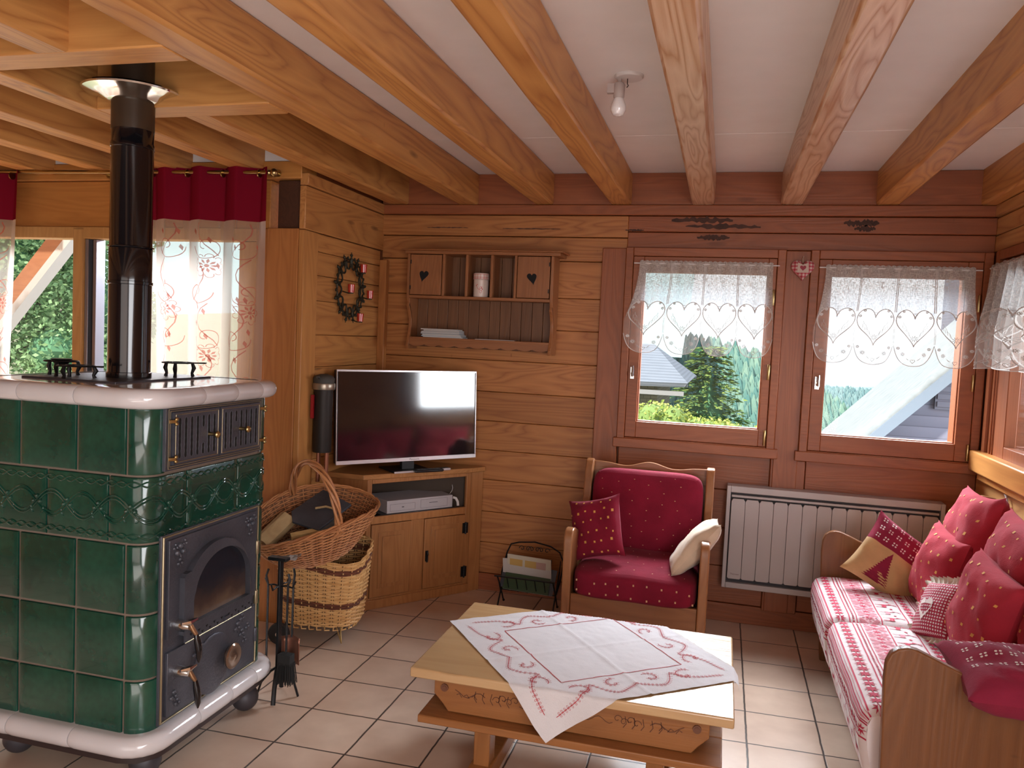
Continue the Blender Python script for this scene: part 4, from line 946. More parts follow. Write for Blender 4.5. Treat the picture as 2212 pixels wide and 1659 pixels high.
MC = [(.45, .42, .40), (.08, .2, .35), (.5, .46, .42), (.05, .12, .2), (.42, .4, .42), (.3, .32, .36), (.12, .1, .1), (.48, .46, .45)]
ML = ['lowest magazine of the left pile on the wall shelf', 'second magazine from the bottom of the left pile on the wall shelf', 'third magazine from the bottom of the left pile on the wall shelf', 'fourth magazine from the bottom of the wall shelf pile',
      'fifth magazine from the bottom of the wall shelf pile', 'sixth magazine from the bottom of the wall shelf pile', 'seventh magazine from the bottom of the wall shelf pile', 'topmost magazine of the left pile on the wall shelf']
def book(x0, x1, y0, y1, z, th, rot, c, label, group, name='magazine'):
    r_ = thing(name, label, 'magazine', ((x0+x1)/2, (y0+y1)/2, z), rot, group); w_, d_ = (x1-x0)/2, (y1-y0)/2
    m = MB(); m.box(-w_, w_, -d_, d_, 0, .0012); m.box(-w_, w_, -d_, d_, th-.0012, th); m.box(-w_, -w_+.0015, -d_, d_, 0, th); m.build('cover', plain('cover_%d' % MC.index(c), c, .4), r_)
    m = MB(); m.box(-w_+.0015, w_-.002, -d_+.001, d_-.001, .0012, th-.0012); m.build('pages', plain('paper', (.5, .48, .45), .8), r_); return r_
for k in range(8):
    th = .005+.003*rr.random(); s_ = rr.uniform(-.012, .012)
    book(-1.85+s_, -1.585+s_*.5-.004*k, 4.715, 4.825, zz, th, rr.uniform(-.05, .05), MC[k], ML[k], 'magazines in the pile on the wall shelf'); zz += th+.0003
book(-1.50, -1.25, 4.715, 4.82, 1.6125, .003, .03, MC[0], 'thin pale booklet lying alone on the lower board of the wall shelf', 'loose booklets on the wall shelf')
# ------------------------------------------------------------------ candle wreath on the left wall
wr = thing('candle_wreath', 'dark metal wall wreath of little figures with red candle cups', 'wreath', (WXL, 4.36, 1.885))
figm = plain('aged_bronze', (.035, .032, .02), .55, .5, bump=.3, bscale=200)
m = MB()
for k in range(13):
    a = 2*pi*k/13 + pi/2; R1_, R2z = .155, .155; cy_, cz_ = -R1_*cos(a)*-1, R2z*sin(a); cy_ = R1_*cos(a); o_ = Vector((.02, cy_, cz_)); out = Vector((0, cos(a), sin(a))); tn = Vector((0, -sin(a), cos(a)))
    P = lambda x, y, w=0: o_ + out*x + tn*y + Vector((w, 0, 0))
    m.tube([P(-.012, 0), P(.018, 0)], [.010, .013], 8); m.sphere(P(.04, 0), .0095, nu=8, nv=6); m.tube([P(.02, 0), P(.034, 0)], .005, 6)
    m.tube([P(.05, 0), P(.057, 0)], .003, 5)
    for q in (1, -1): m.tube([P(.016, .008*q), P(.012, .03*q), P(.02, .04*q), P(.028, .041*q)], [.0065, .005, .0045, .005], 6); m.tube([P(-.012, .006*q), P(-.03, .013*q), P(-.04, .02*q), P(-.042, .028*q)], [.007, .0055, .005, .006], 6)
m.tube([(.012, .155*cos(2*pi*k/40), .155*sin(2*pi*k/40)) for k in range(40)], .004, 6, closed=True)
m.build('figure_ring', figm, wr)
redg = plain('red_glass', (.42, .03, .015), .12, coat=.5)
for y, z in ((.055, .125), (-.10, -.005), (.155, -.025), (.03, -.17)):
    m = MB(); m.lathe([(.006, -.028), (.018, -.026), (.021, .02), (.023, .022), (.019, .02), (.016, -.02)], (.075, y, z), 18); cup = m.build('candle_cup', redg, wr)
    m = MB(); m.tube([(.02, y, z-.02), (.06, y, z-.03)], .004, 6); m.lathe([(.014, z-.033), (.015, z-.029)], (.075, y, 0), 12); m.build('cup_holder', figm, wr)
# ------------------------------------------------------------------ electric radiator
rad = thing('electric_radiator', 'wide off white electric panel radiator under the right back window', 'radiator', (.065, 4.76, .235))
radm = plain('radiator_enamel', (.42, .37, .36), .38); radd = plain('radiator_slot', (.035, .03, .035), .6)
RW, RH = 1.15, .60
m = MB(); m.box(0, RW, .02, .08, 0, RH); m.box(0, .022, -.02, .02, 0, RH); m.box(RW-.022, RW, -.02, .02, 0, RH); m.box(.022, RW-.022, -.02, .02, RH-.038, RH); m.box(.022, RW-.022, -.02, .02, 0, .033)
m.box(.028, RW-.028, -.016, .01, RH-.066, RH-.052)
m.build('housing', radm, rad, bevel=.003)
m = MB(); m.box(.022, RW-.022, .012, .019, .033, RH-.038); m.build('slot', radd, rad)
m = MB(); n = 14; x0 = .028; wd = (RW-.056)/n
for k in range(n):
    a, b2 = x0+wd*k, x0+wd*(k+1); m.prism_xz([(a+.001, .062), (a+.009, .056), (b2-.009, .056), (b2-.001, .062), (b2-.001, RH-.088), (b2-.009, RH-.074), (a+.009, RH-.074), (a+.001, RH-.088)], -.021, -.002)
m.build('front_panel', radm, rad, bevel=.0012)
text_mesh('Thermor', .014, lambda x, y: (.07+x, -.0218, .085+y), 'lettering', plain('logo_brown', (.12, .06, .05), .6), rad)
# ------------------------------------------------------------------ ceiling bulb
lb = thing('ceiling_bulb', 'bare white bulb in a socket hanging under a round ceiling plate', 'light bulb', (-.445, 3.08, 2.65))
m = MB(); m.lathe([(.002, -.012), (.05, -.012), (.055, -.006), (.055, 0)], (.035, 0, 0), 28); m.build('ceiling_plate', plastic_w, lb)
m = MB(); m.tube([(.0, 0, -.01), (0, 0, -.04)], .008, 8); m.lathe([(.017, -.085), (.021, -.08), (.022, -.035), (.018, -.028)], (0, 0, 0), 20); m.box(-.045, -.015, -.01, .01, -.065, -.03); m.build('socket', plain('aged_white', (.42, .35, .33), .5), lb)
m = MB(); m.lathe([(.005, -.152), (.02, -.147), (.029, -.13), (.030, -.118), (.024, -.098), (.018, -.085)], (0, 0, 0), 24); m.build('bulb', plain('bulb_glass', (.7, .66, .66), .1, coat=.5), lb)
m = MB(); m.tube([(.03, 0, -.012), (.03, 0, -.03), (.034, 0, -.038), (.028, 0, -.045)], .0018, 6); m.build('hook', black_iron, lb)
# ------------------------------------------------------------------ gingham heart
hh = thing('hanging_heart', 'stuffed red and white gingham heart hanging between the back windows', 'heart', (.402, 4.80, 2.095))
t = NT('gingham_red'); o = t.obj(); sp_ = t.n('ShaderNodeSeparateXYZ'); t.l(o, sp_.inputs[0])
st_ = lambda a: t.math('GREATER_THAN', t.math('FRACT', t.math('MULTIPLY', a, 52.0)), .5)
c = t.ramp(t.math('MULTIPLY', t.math('ADD', st_(sp_.outputs[0]), st_(sp_.outputs[2])), .5), [(0, (.55, .42, .38)), (.45, (.45, .14, .15)), (.9, (.35, .03, .05))]); t.bsdf(Base_Color=c, Roughness=.9); ging = t.mat
m = MB()
def HF(side):
    H = heart(40)
    def f(u, v):
        k = u*40; i = int(k) % 40; p = H[i]; return (p[0]*.066*v, -side*.022*sqrt(max(0, 1-v*v)) - .012, p[1]*.070*v - .0)
    return f
for s_ in (1, -1): m.grid(HF(s_), 40, 8, 0, closeu=True)
m.build('body', ging, hh)
m = MB(); m.prism_xz([(-.03, -.022), (.032, -.022), (.028, .035), (0, .022), (-.028, .035)], -.037, -.034); pt = m.build('patch', plain('linen_patch', (.50, .40, .34), .9), hh, smooth=False)
m = MB(); m.prism_xz([(x*.018, z*.018+.005) for x, z in heart(24)], -.0385, -.0372); m.build('patch_heart', plain('dusty_red', (.30, .05, .07), .9), pt, smooth=False)
m = MB(); m.tube([(0, -.015, .035), (-.002, -.01, .06), (.003, 0, .075)], .0018, 5); m.build('cord', plain('twine', (.5, .42, .32), .9), hh)
# ------------------------------------------------------------------ wicker
def wicker_mat(name, c1, c2):
    t = NT(name); geo = t.n('ShaderNodeNewGeometry').outputs['Random Per Island']; o = t.obj()
    f = t.math('ADD', t.math('MULTIPLY', geo, .6), t.math('MULTIPLY', t.noise(o, 40, 3), .4))
    t.bsdf(Base_Color=t.ramp(f, [(.2, c1), (.8, c2)]), Roughness=.5); return t.mat
wk_l = wicker_mat('pale_willow', (.52, .28, .10), (.74, .46, .20)); wk_d = wicker_mat('dark_willow', (.10, .03, .018), (.18, .06, .03)); wk_b = wicker_mat('brown_willow', (.30, .11, .04), (.50, .22, .085))
def wicker(m, S, rows, stakes, r=.0035, amp=.004, mi=lambda v: 0, stake_r=.003, step=2, rowskip=None, smi=0):
    """S(u, v) -> (point, outward normal), u around 0..1, v up 0..1"""
    n = stakes*step
    for j in range(rows):
        v = (j+.5)/rows; pts = []
        for k in range(n):
            p, nn = S(k/n, v); ph = cos(pi*(k/step) + (pi if j % 2 else 0)); pts.append(Vector(p) + Vector(nn)*amp*ph)
        m.tube(pts, r, 5, mi(v), closed=True)
    for k in range(stakes):
        m.tube([Vector(S(k/stakes, -.0 + q/8)[0]) for q in range(9)], stake_r, 5, smi)
def sq(u, a, b, e=3.2):
    t_ = 2*pi*u; c, s = cos(t_), sin(t_); k = (abs(c)**e + abs(s)**e)**(-1/e); return a*c*k, b*s*k
lbk = thing('log_basket', 'square pale wicker log basket with dark bands on a wheeled stand', 'basket', (-1.995, 3.80, 0), .16)
def LB(u, v):
    tap = .84 + .16*v; x, y = sq(u, .235*tap, .20*tap); zt = .47 + .03*sin(2*pi*u*2); z = .10 + (zt-.10)*v
    x2, y2 = sq(u+.01, .235*tap, .20*tap); t_ = Vector((x2-x, y2-y, 0)).normalized(); return (x, y, z), (t_.y, -t_.x, 0)
m = MB(); wicker(m, LB, 36, 34, .0052, .0055, lambda v: 1 if (.80 < v < .88 or .27 < v < .36) else 0, .0032, 3)
m.build('woven_wall', [wk_l, wk_d], lbk)
m = MB(); m.grid(lambda u, v: (lambda q: (q[0][0]*1.0, q[0][1]*1.0, q[0][2]))(LB(u, v*.97)), 40, 6, 0, closeu=True); m.face([m.vert((sq(k/24, .17, .165)[0], sq(k/24, .17, .165)[1], .105)) for k in range(24)]); m.build('inner_lining', plain('dark_wicker_inside', (.10, .05, .02), .8), lbk)
m = MB()
for k in range(30):
    p, nn = LB(k/30, 0); q, _ = LB((k+.6)/30, 0); m.tube([p, (p[0]*.96, p[1]*.96, p[2]-.02), (q[0]*.96, q[1]*.96, q[2]-.018)], .004, 5)
m.build('bottom_braid', wk_l, lbk)
for y in (-.205, .17):
    m = MB(); m.lathe([(.02, -.018), (.052, -.016), (.056, -.008), (.056, .008), (.052, .016), (.02, .018)], (-.17, y+.015, .0565), 24, 0, 'y'); wl = m.build('wheel', plain('rubber_black', (.02, .018, .018), .8), lbk)
    m = MB(); m.lathe([(.012, -.022), (.012, .022)], (-.17, y+.015, .0565), 12, 0, 'y'); m.build('hub', chrome, wl)
m = MB(); m.tube([(-.17, -.19, .056), (-.17, .185, .056)], .007, 8); m.tube([(-.17, -.15, .056), (-.15, -.15, .10)], .005, 6); m.tube([(-.17, .15, .056), (-.15, .15, .10)], .005, 6); m.build('axle', black_iron, lbk)
for y in (-.12, .14):
    m = MB(); m.tube([(.12, y-.03, .10), (.14, y, .004), (.12, y+.03, .10)], .0035, 6); m.build('leg', plain('gold_wire', (.45, .30, .12), .4, .8), lbk)
# upper basket -----------------------------------------------------------
A_ = Vector((.50, .86, .20)).normalized(); B_ = Vector((-.86, .46, .24)); B_ = (B_ - A_*B_.dot(A_)).normalized(); C_ = A_.cross(B_)
rotm = Matrix((A_, B_, C_)).transposed()
ub = thing('handled_basket', 'oval brown wicker basket with arched handle lying on the log basket', 'basket', (-1.985, 3.66, .635), rot=rotm.to_euler())
def UB(u, v):
    t_ = 2*pi*u; L = .20 + .165*v**.8; Wd = .14+.085*v**.8
    x, y = L*cos(t_), Wd*sin(t_); z = -.16 + (.165 + .095*(sin(t_)**2) - .01)*v**1.1 + .05*v*v*(cos(t_)**2)*.6
    nn = Vector((Wd*cos(t_), L*sin(t_), -.08)).normalized(); return (x, y, z), nn
m = MB(); wicker(m, UB, 26, 36, .0042, .005, lambda v: 0, .003, 3); m.build('woven_wall', wk_b, ub)
m = MB(); m.grid(lambda u, v: (lambda q: (q[0][0], q[0][1], q[0][2]))(UB(u, v*.96)), 40, 6, 0, closeu=True); m.face([m.vert((.20*cos(k/24*6.2832)*.97, .14*sin(k/24*6.2832)*.97, -.157)) for k in range(24)]); m.build('inner_lining', plain('brown_wicker_inside', (.14, .06, .025), .8), ub)
m = MB()
for ph in (0, 2.1, 4.2): m.tube([Vector(UB(k/60, 1)[0]) + Vector((0, 0, .007*sin(k*.9+ph))) + Vector(UB(k/60, 1)[1])*.006*cos(k*.9+ph) for k in range(60)], .005, 5, closed=True)
m.build('rim_braid', wk_b, ub)
m = MB()
for ph in (0, 1.57, 3.14, 4.71):
    pts = []
    for k in range(40):
        a = pi*k/39; base = Vector((0, .215*cos(a), .07+.265*sin(a))); rad_ = Vector((0, cos(a), sin(a))); w_ = .010; pts.append(base + rad_*w_*cos(k*.28+ph) + Vector((1, 0, 0))*w_*1.5*sin(k*.28+ph))
    m.tube(pts, .0075, 6)
for s_ in (1, -1):
    for q in range(5): m.tube([(.01*q-.02, .215*s_, .09+.01*q), (.02-.01*q, .225*s_, .05), (-.01*q, .21*s_, .02)], .0035, 5)
m.build('handle', wk_b, ub)
# contents: split logs, slate, kindling
rw = rotm
def inb(x, y, z): return Vector((-1.985, 3.66, .635)) + rw @ Vector((x, y, z))
def log(name, label, a, b, r, c, seed, group='firewood in the handled basket', bevel=.003):
    r_ = thing(name, label, 'firewood', a); rr = random.Random(seed); a = Vector(a); b = Vector(b)-a; u = b.normalized(); p = u.orthogonal().normalized(); q = u.cross(p)
    n = 9; sec = [(r*(.8+.3*rr.random())*cos(2*pi*k/n), r*(.7+.3*rr.random())*sin(2*pi*k/n)) for k in range(n)]
    m = MB(); A = []; 
    for f in (0, .2, .5, .8, 1): A.append([m.vert(b*f + p*x*(1-.12*f) + q*y) for x, y in sec])
    for X, Y in zip(A, A[1:]):
        for k in range(n): m.face((X[k], X[(k+1) % n], Y[(k+1) % n], Y[k]))
    m.face(A[0][::-1]); m.face(A[-1]); m.build('wood', c, r_, ang=30); r_['group'] = group; return r_
birch = wood('split_log_wood', (.52, .36, .18), (.30, .17, .07), 'y', knots=.2, rough=.8); greyw = plain('grey_bark', (.26, .22, .18), .9, bump=.5, var=.4)
log('split_log', 'big pale split log at the left end of the handled basket', inb(-.30, .02, -.03), inb(-.10, .10, .01), .055, birch, 1)
log('split_log', 'grey bark log lying lowest in the handled basket behind the pale one', inb(-.22, -.05, -.06), inb(.10, .0, -.05), .042, greyw, 2)
log('split_log', 'short yellow wood offcut with a dark knot in the handled basket', inb(-.17, -.05, .0), inb(-.04, -.10, .01), .028, wood('yellow_offcut', (.66, .44, .18), (.4, .22, .08), 'x', knots=.8, rough=.7), 3)
sl_ = thing('slate_plate', 'dark slate plate lying across the handled basket', 'slate', inb(.04, .02, .045), rot=(rotm @ Matrix.Rotation(.3, 3, 'Z') @ Matrix.Rotation(-.18, 3, 'Y')).to_euler())
m = MB(); m.prism_xy([(-.13, -.10), (.11, -.12), (.14, .09), (-.08, .12), (-.14, .06)], 0, .012); m.build('plate', plain('slate', (.055, .06, .075), .45, bump=.4, bscale=30, var=.4), sl_, bevel=.002)
st2 = thing('kindling_stick', 'thin light twig lying over the slate in the handled basket', 'twig', inb(.02, .03, .065))
m = MB(); m.tube([(0, 0, 0), (.05, .02, .01), (.09, .03, 0)], .006, 6); m.build('twig', birch, st2)
pap = thing('crumpled_paper', 'crumpled whitish paper under the logs at the front of the handled basket', 'paper', inb(-.24, -.10, -.05))
m = MB(); m.grid(lambda u, v: (.14*u-.05, .10*v-.05, .02*noise.noise(Vector((u*5, v*5, 1)))+.03*v), 10, 8); m.build('sheet', plain('newsprint', (.42, .38, .36), .9), pap, fixn=False, ang=15)
# ------------------------------------------------------------------ fire tools
ft = thing('fire_tool_stand', 'black iron fireplace tool stand on curved feet beside the stove', 'fire tools', (-1.82, 3.06, 0))
m = MB(); m.box(-.006, .006, -.015, .015, .06, .62); m.box(-.055, .035, -.018, .018, .615, .63); m.build('post', black_iron, ft, bevel=.002)
for a in (radians(-70), radians(20), radians(110), radians(200)):
    m = MB(); c, s = cos(a), sin(a); m.tube([(0, 0, .14), (c*.03, s*.03, .12), (c*.07, s*.07, .07), (c*.09, s*.09, .005)], [.012, .011, .01, .01], 6, flat=.5); m.build('leg', black_iron, ft)
m = MB()
for a in (0, 1.57, 3.14, 4.71): m.tube([(0, 0, .50), (.03*cos(a), .03*sin(a), .505), (.06*cos(a), .06*sin(a), .50), (.075*cos(a), .075*sin(a), .53)], .004, 6)
m.build('hook_arms', black_iron, ft)
def tool(name, label, x, y): return thing(name, label, 'fire tool', (-1.82+x, 3.06+y, 0), group='tools hanging on the fireplace stand')
p = tool('fire_poker', 'thin black poker hanging left on the fireplace tool stand', -.06, 0)
m = MB(); m.tube([(0, 0, .57), (-.01, 0, .54), (0, 0, .5), (0, 0, .16), (.02, 0, .14)], .005, 6); m.build('rod', black_iron, p)
p = tool('hearth_brush', 'black fireplace brush hanging from the tool stand', .055, -.03)
m = MB(); m.tube([(0, 0, .57), (.01, 0, .54), (0, 0, .52), (0, 0, .22)], .005, 6); m.build('rod', black_iron, p)
m = MB(); rr = random.Random(2); m.box(-.03, .03, -.02, .02, .17, .215)
for k in range(260):
    x, y = rr.uniform(-.032, .032), rr.uniform(-.022, .022); m.tube([(x, y, .18), (x*1.35, y*1.3, .10-.02*rr.random())], .0012, 3)
m.build('bristles', plain('bristle_black', (.012, .012, .012), .9), p)
p = tool('ash_shovel', 'small copper and black ash shovel hanging on the tool stand', .035, .05)
m = MB(); m.tube([(0, 0, .57), (.0, .01, .54), (0, 0, .5), (0, 0, .26)], .005, 6); m.build('rod', black_iron, p)
m = MB(); m.grid(lambda u, v: (-.045+.09*u, .012*cos(pi*(u-.5))-.01, .27-.12*v - .02*abs(u-.5)), 8, 5); m.build('blade', plain('copper_blade', (.36, .16, .11), .3, .8), p, solid=.002)
# ------------------------------------------------------------------ magazine rack
mr = thing('magazine_rack', 'black wire magazine rack with scrolled back between cabinet and armchair', 'magazine rack', (-1.06, 4.62, 0))
m = MB(); m.tube([(-.17, .10, .30), (-.15, .11, .35), (-.10, .115, .365), (0, .12, .375), (.10, .115, .36), (.16, .11, .33), (.19, .1, .27)], .005, 6); m.tube([(-.17, .10, .30), (-.19, .06, .18), (-.17, .0, .10)], .005, 6); m.tube([(.19, .10, .27), (.18, .05, .16), (.17, 0, .10)], .005, 6)
for cx in (-.06, 0, .06):
    for s_ in (1, -1): m.tube([(cx+s_*.02+.018*cos(a*.5)*s_*(1-a/16), .112, .33+.018*sin(a*.5)*(1-a/16)) for a in range(13)], .0025, 5)
m.build('scroll_back', black_iron, mr)
m = MB()
for k in range(7):
    x = -.17+.34*k/6; m.tube([(x, -.10, .20), (x, -.03, .10), (x, .02, .095), (x, .10, .28)], .003, 5)
m.tube([(-.19, -.105, .205), (.18, -.105, .205)], .005, 6); m.tube([(-.17, .0, .095), (.17, .0, .095)], .004, 6); m.build('wire_cradle', black_iron, mr)
for x in (-.17, .17):
    for y0, y1 in ((-.105, .06), (.08, -.09)):
        m = MB(); m.tube([(x, y0, .20 if y0 < 0 else .22), (x, (y0+y1)/2, .11), (x, y1, .004)], .005, 6); m.sphere((x, y1, .008), .008, nu=8, nv=6); m.build('leg', black_iron, mr)
MC += [(.55, .5, .4), (.03, .035, .05), (.02, .05, .02)]
for k, (tt, lab, c) in enumerate(((.40, 'newspaper with colour pictures standing in the magazine rack', MC[8]), (.62, 'pale magazine leaning in the middle of the magazine rack', MC[0]), (1.0, 'dark blue magazine drooping over the front of the magazine rack', MC[9]), (1.12, 'green backed magazine at the very front of the rack', MC[10]))):
    r_ = thing('magazine', lab, 'magazine', (-1.06 + (-.01 if k < 2 else -.01), 4.62 + (.035, .01, -.035, -.05)[k], .11), rot=(radians((12, 2, -28, -32)[k]), radians((2, -3, 4, 2)[k]), 0), group='magazines in the wire rack')
    m = MB(); w_ = (.135, .15, .165, .14)[k]; h_ = (.21, .185, .155, .10)[k]; m.box(-w_, w_, -.004, .004, 0, h_); m.build('pages', plain('paper', 0, 0), r_, bevel=.002)
    m = MB(); m.box(-w_-.001, w_+.001, -.0055, -.004, 0, h_+.001); cv = m.build('cover', plain('cover_%d' % MC.index(c), c, .35), r_)
    if k == 0:
        m = MB()
        for x, z, w2, h2, q in ((-.08, .15, .04, .035, 0), (.01, .15, .035, .035, 0), (.075, .15, .03, .035, 1)): m.box(x-w2, x+w2, -.0062, -.0056, z-h2, z+h2, q)
        m.build('printed_picture', [plain('print_yellow', (.5, .32, .1), .7), plain('print_pink', (.45, .28, .24), .7)], r_)
# ------------------------------------------------------------------ left window curtains
t = NT('sheer_print'); lp = t.n('ShaderNodeBsdfTransparent'); lp.inputs[0].default_value = (.98, .95, .93, 1); df = t.n('ShaderNodeBsdfDiffuse'); df.inputs[0].default_value = (.62, .52, .46, 1); tl = t.n('ShaderNodeBsdfTranslucent'); tl.inputs[0].default_value = (.7, .6, .54, 1)
m1 = t.n('ShaderNodeMixShader'); m1.inputs[0].default_value = .5; t.l(df.outputs[0], m1.inputs[1]); t.l(tl.outputs[0], m1.inputs[2]); m2_ = t.n('ShaderNodeMixShader')
lw_ = t.n('ShaderNodeLayerWeight'); lw_.inputs[0].default_value = .45; t.val(m2_.inputs[0], t.math('ADD', t.math('MULTIPLY', lw_.outputs[1], .75), .34, True)); t.l(lp.outputs[0], m2_.inputs[1]); t.l(m1.outputs[0], m2_.inputs[2]); t.l(m2_.outputs[0], t.out.inputs[0]); sheer_l = t.mat
def cloth_mat(name, col, tr, tl_=.3):
    t = NT(name); a = t.n('ShaderNodeBsdfDiffuse'); a.inputs[0].default_value = c4(col); q = t.n('ShaderNodeBsdfTranslucent'); q.inputs[0].default_value = c4(col); p = t.n('ShaderNodeBsdfTransparent')
    m1 = t.n('ShaderNodeMixShader'); m1.inputs[0].default_value = tl_; t.l(a.outputs[0], m1.inputs[1]); t.l(q.outputs[0], m1.inputs[2]); m2 = t.n('ShaderNodeMixShader'); m2.inputs[0].default_value = 1-tr; t.l(p.outputs[0], m2.inputs[1]); t.l(m1.outputs[0], m2.inputs[2]); t.l(m2.outputs[0], t.out.inputs[0]); return t.mat
wine = cloth_mat('wine_cotton', (.20, .008, .022), 0, .2); rose = cloth_mat('rose_print', (.55, .16, .12), .25, .4)
rod = thing('curtain_rod', 'thin brass curtain rod with a ball finial above the big window', 'curtain rod', (0, 0, 0))
m = MB(); m.tube([(-4.9, 3.70, 2.462), (-2.33, 3.70, 2.432)], .010, 10); m.build('rod', brass, rod)
m = MB(); m.sphere((-2.305, 3.70, 2.431), .022, nu=16, nv=10); m.lathe([(.012, -.03), (.016, -.025), (.010, -.015)], (-2.305, 3.70, 2.431), 12, 0, 'x'); m.build('finial', brass, rod)
for x in (-3.44, -2.36):
    m = MB(); m.tube([(x, 3.70, 2.445), (x, 3.74, 2.45), (x, 3.83, 2.455)], .006, 8); m.lathe([(.02, 0), (.02, .006)], (x, 3.822, 2.455), 12, 0, 'y'); m.build('bracket', brass, rod)
def lcurtain(label, x0, x1, xb0, xb1, nf, seed, z0=.05):
    r_ = thing('sheer_curtain', label, 'curtain', (0, 0, 0), group='curtains of the big window')
    def S(u, v):   # v = height fraction from top
        z = 2.47 - .01*u - (2.42-z0)*v; a = x0+(x1-x0)*u; b = xb0+(xb1-xb0)*u; x = a+(b-a)*min(1, v*1.2)
        amp = .035*(1-.5*v); y = 3.70 + amp*sin(2*pi*nf*u + .6*sin(v*3+seed)) ; return (x + .01*sin(4*pi*nf*u+v*4), y, z)
    vb = .118
    m = MB(); m.grid(lambda u, v: S(u, v*vb), 110, 6); m.build('top_band', wine, r_, fixn=False, ang=80)
    m = MB(); m.grid(lambda u, v: S(u, vb+(1-vb)*v), 110, 40); SW = abs(x1-x0); Hh = 2.42-z0
    def F(a, b):
        p = S(a/SW, b/Hh); return (p[0], p[1]-.0015, p[2])
    def scroll(cx, cy, s, fl=1):
        pts = []
        for k in range(46):
            f = k/45; a = f*7.6; rad_ = s*(1-.86*f); pts.append((cx+fl*(rad_*cos(a)-s), cy+rad_*sin(a)))
        return pts
    rr = random.Random(seed)
    def flower(cx, cy, s):
        for k in range(9):
            a = 2*pi*k/9; m.strip(F, [(cx+s*.95*cos(a)+s*.27*cos(b), cy+s*.95*sin(a)+s*.27*sin(b)) for b in [a-1.9+j*3.8/8 for j in range(9)]], .003)
            m.decal(F, [(cx+s*.2*cos(a), cy+s*.2*sin(a)), (cx+s*.5*cos(a+.22), cy+s*.5*sin(a+.22)), (cx+s*.72*cos(a), cy+s*.72*sin(a)), (cx+s*.5*cos(a-.22), cy+s*.5*sin(a-.22))])
        m.decal(F, [(cx+s*.17*cos(q), cy+s*.17*sin(q)) for q in [j*pi/4 for j in range(8)]])
    y = .42; i = 0
    while y < Hh-.1:
        for k, cx in enumerate((.14, .38, .62, .86)):
            cx = cx*SW*1.0 + rr.uniform(-.03, .03)
            fl = 1 if (i+k) % 2 else -1
            sc = scroll(cx+.06*fl, y, .075, fl)
            sc = [p for p in sc if .01 < p[0] < SW-.01 and .295 < p[1] < Hh-.02]
            if len(sc) > 4: m.strip(F, sc, .004)
            st_ = [(cx+fl*(-.02+.05*sin(q*.5)), y-.18+.028*q) for q in range(9)]; st_ = [p for p in st_ if .01 < p[0] < SW-.01 and p[1] > .295]
            if len(st_) > 3: m.strip(F, st_, .0045)
            if (i+k) % 2 == 0 and .07 < cx < SW-.07: flower(cx-.02*fl, y+.10, .052)
            for q in range(3):
                lx, ly = cx+rr.uniform(-.06, .06), y+rr.uniform(-.1, .1)
                if .02 < lx < SW-.02: m.decal(F, [(lx, ly), (lx+.010, ly+.016), (lx+.006, ly+.036), (lx-.005, ly+.016)])
        y += .24; i += 1
    m.build('printed_sheer', [sheer_l, rose], r_, fixn=False, ang=80)
    m = MB()
    for k in range(int(nf*2)):
        u = (k+.5)/(nf*2); p = S(u, .014); m.lathe([(.012, -.003), (.021, -.003), (.021, .003), (.012, .003)], (p[0], 3.70, p[2]), 16, 0, 'x')
    m.build('eyelets', brass, r_)
lcurtain('sheer white curtain with red scrolls and wine top band, right side of the big window', -3.32, -2.335, -3.18, -2.36, 4.5, 1)
lcurtain('sheer red scroll curtain with wine top band at the far left of the big window', -4.72, -3.935, -4.9, -4.08, 3.5, 2)
# ------------------------------------------------------------------ fabrics and pillows
red_f = fabric('red_dotted_fabric', (.21, .010, .028), bump=.5, sheen=.03); red_l = fabric('red_velvet', (.42, .03, .05), bump=.5, sheen=.05)
gold_d = plain('gold_dot', (.62, .30, .07), .8); pale_d = plain('pale_dot', (.50, .27, .15), .8); cream = fabric('cream_cotton', (.66, .50, .36), bump=.3); beige = fabric('beige_cotton', (.58, .36, .16), bump=.3)
plum = fabric('plum_fabric', (.26, .02, .05), sheen=.05); white_f = plain('white_print', (.66, .58, .54), .9)
def pillow_fn(w, h, T, seed=0, wr=.012, pinch=.10, sag=0):
    off = Vector((seed*3.7, seed*1.3, 0))
    def P(u, v, side=1, lift=0):
        a, b = 2*u-1, 2*v-1
        x = a*w/2*(1-pinch*(1-b*b)**1.0*abs(a)**2) if False else a*w/2*(1 - pinch*(1-abs(b)**2.5)*abs(a)**3)
        y = b*h/2*(1 - pinch*(1-abs(a)**2.5)*abs(b)**3)
        e = max(0, (1-a*a))*max(0, (1-b*b)); t = T/2*e**.38
        n1 = noise.noise(Vector((a*1.6, b*1.6, side*2.0)) + off); n2 = noise.noise(Vector((a*4+3*b, b*3, 5+side)) + off)
        t += (n1*wr + n2*wr*.5)*min(1, e*3) ; y += sag*(1-a*a)*(-.5+0*b)
        return (x, y, side*(t+lift*(1 if e > 0 else 0)))
    return P
def axes(u, v, roll=0):
    u = Vector(u).normalized(); v = Vector(v); v = (v-u*v.dot(u)).normalized(); c, s = cos(roll), sin(roll)
    u2 = u*c+v*s; v2 = v*c-u*s; return Matrix((u2, v2, u2.cross(v2))).transposed()
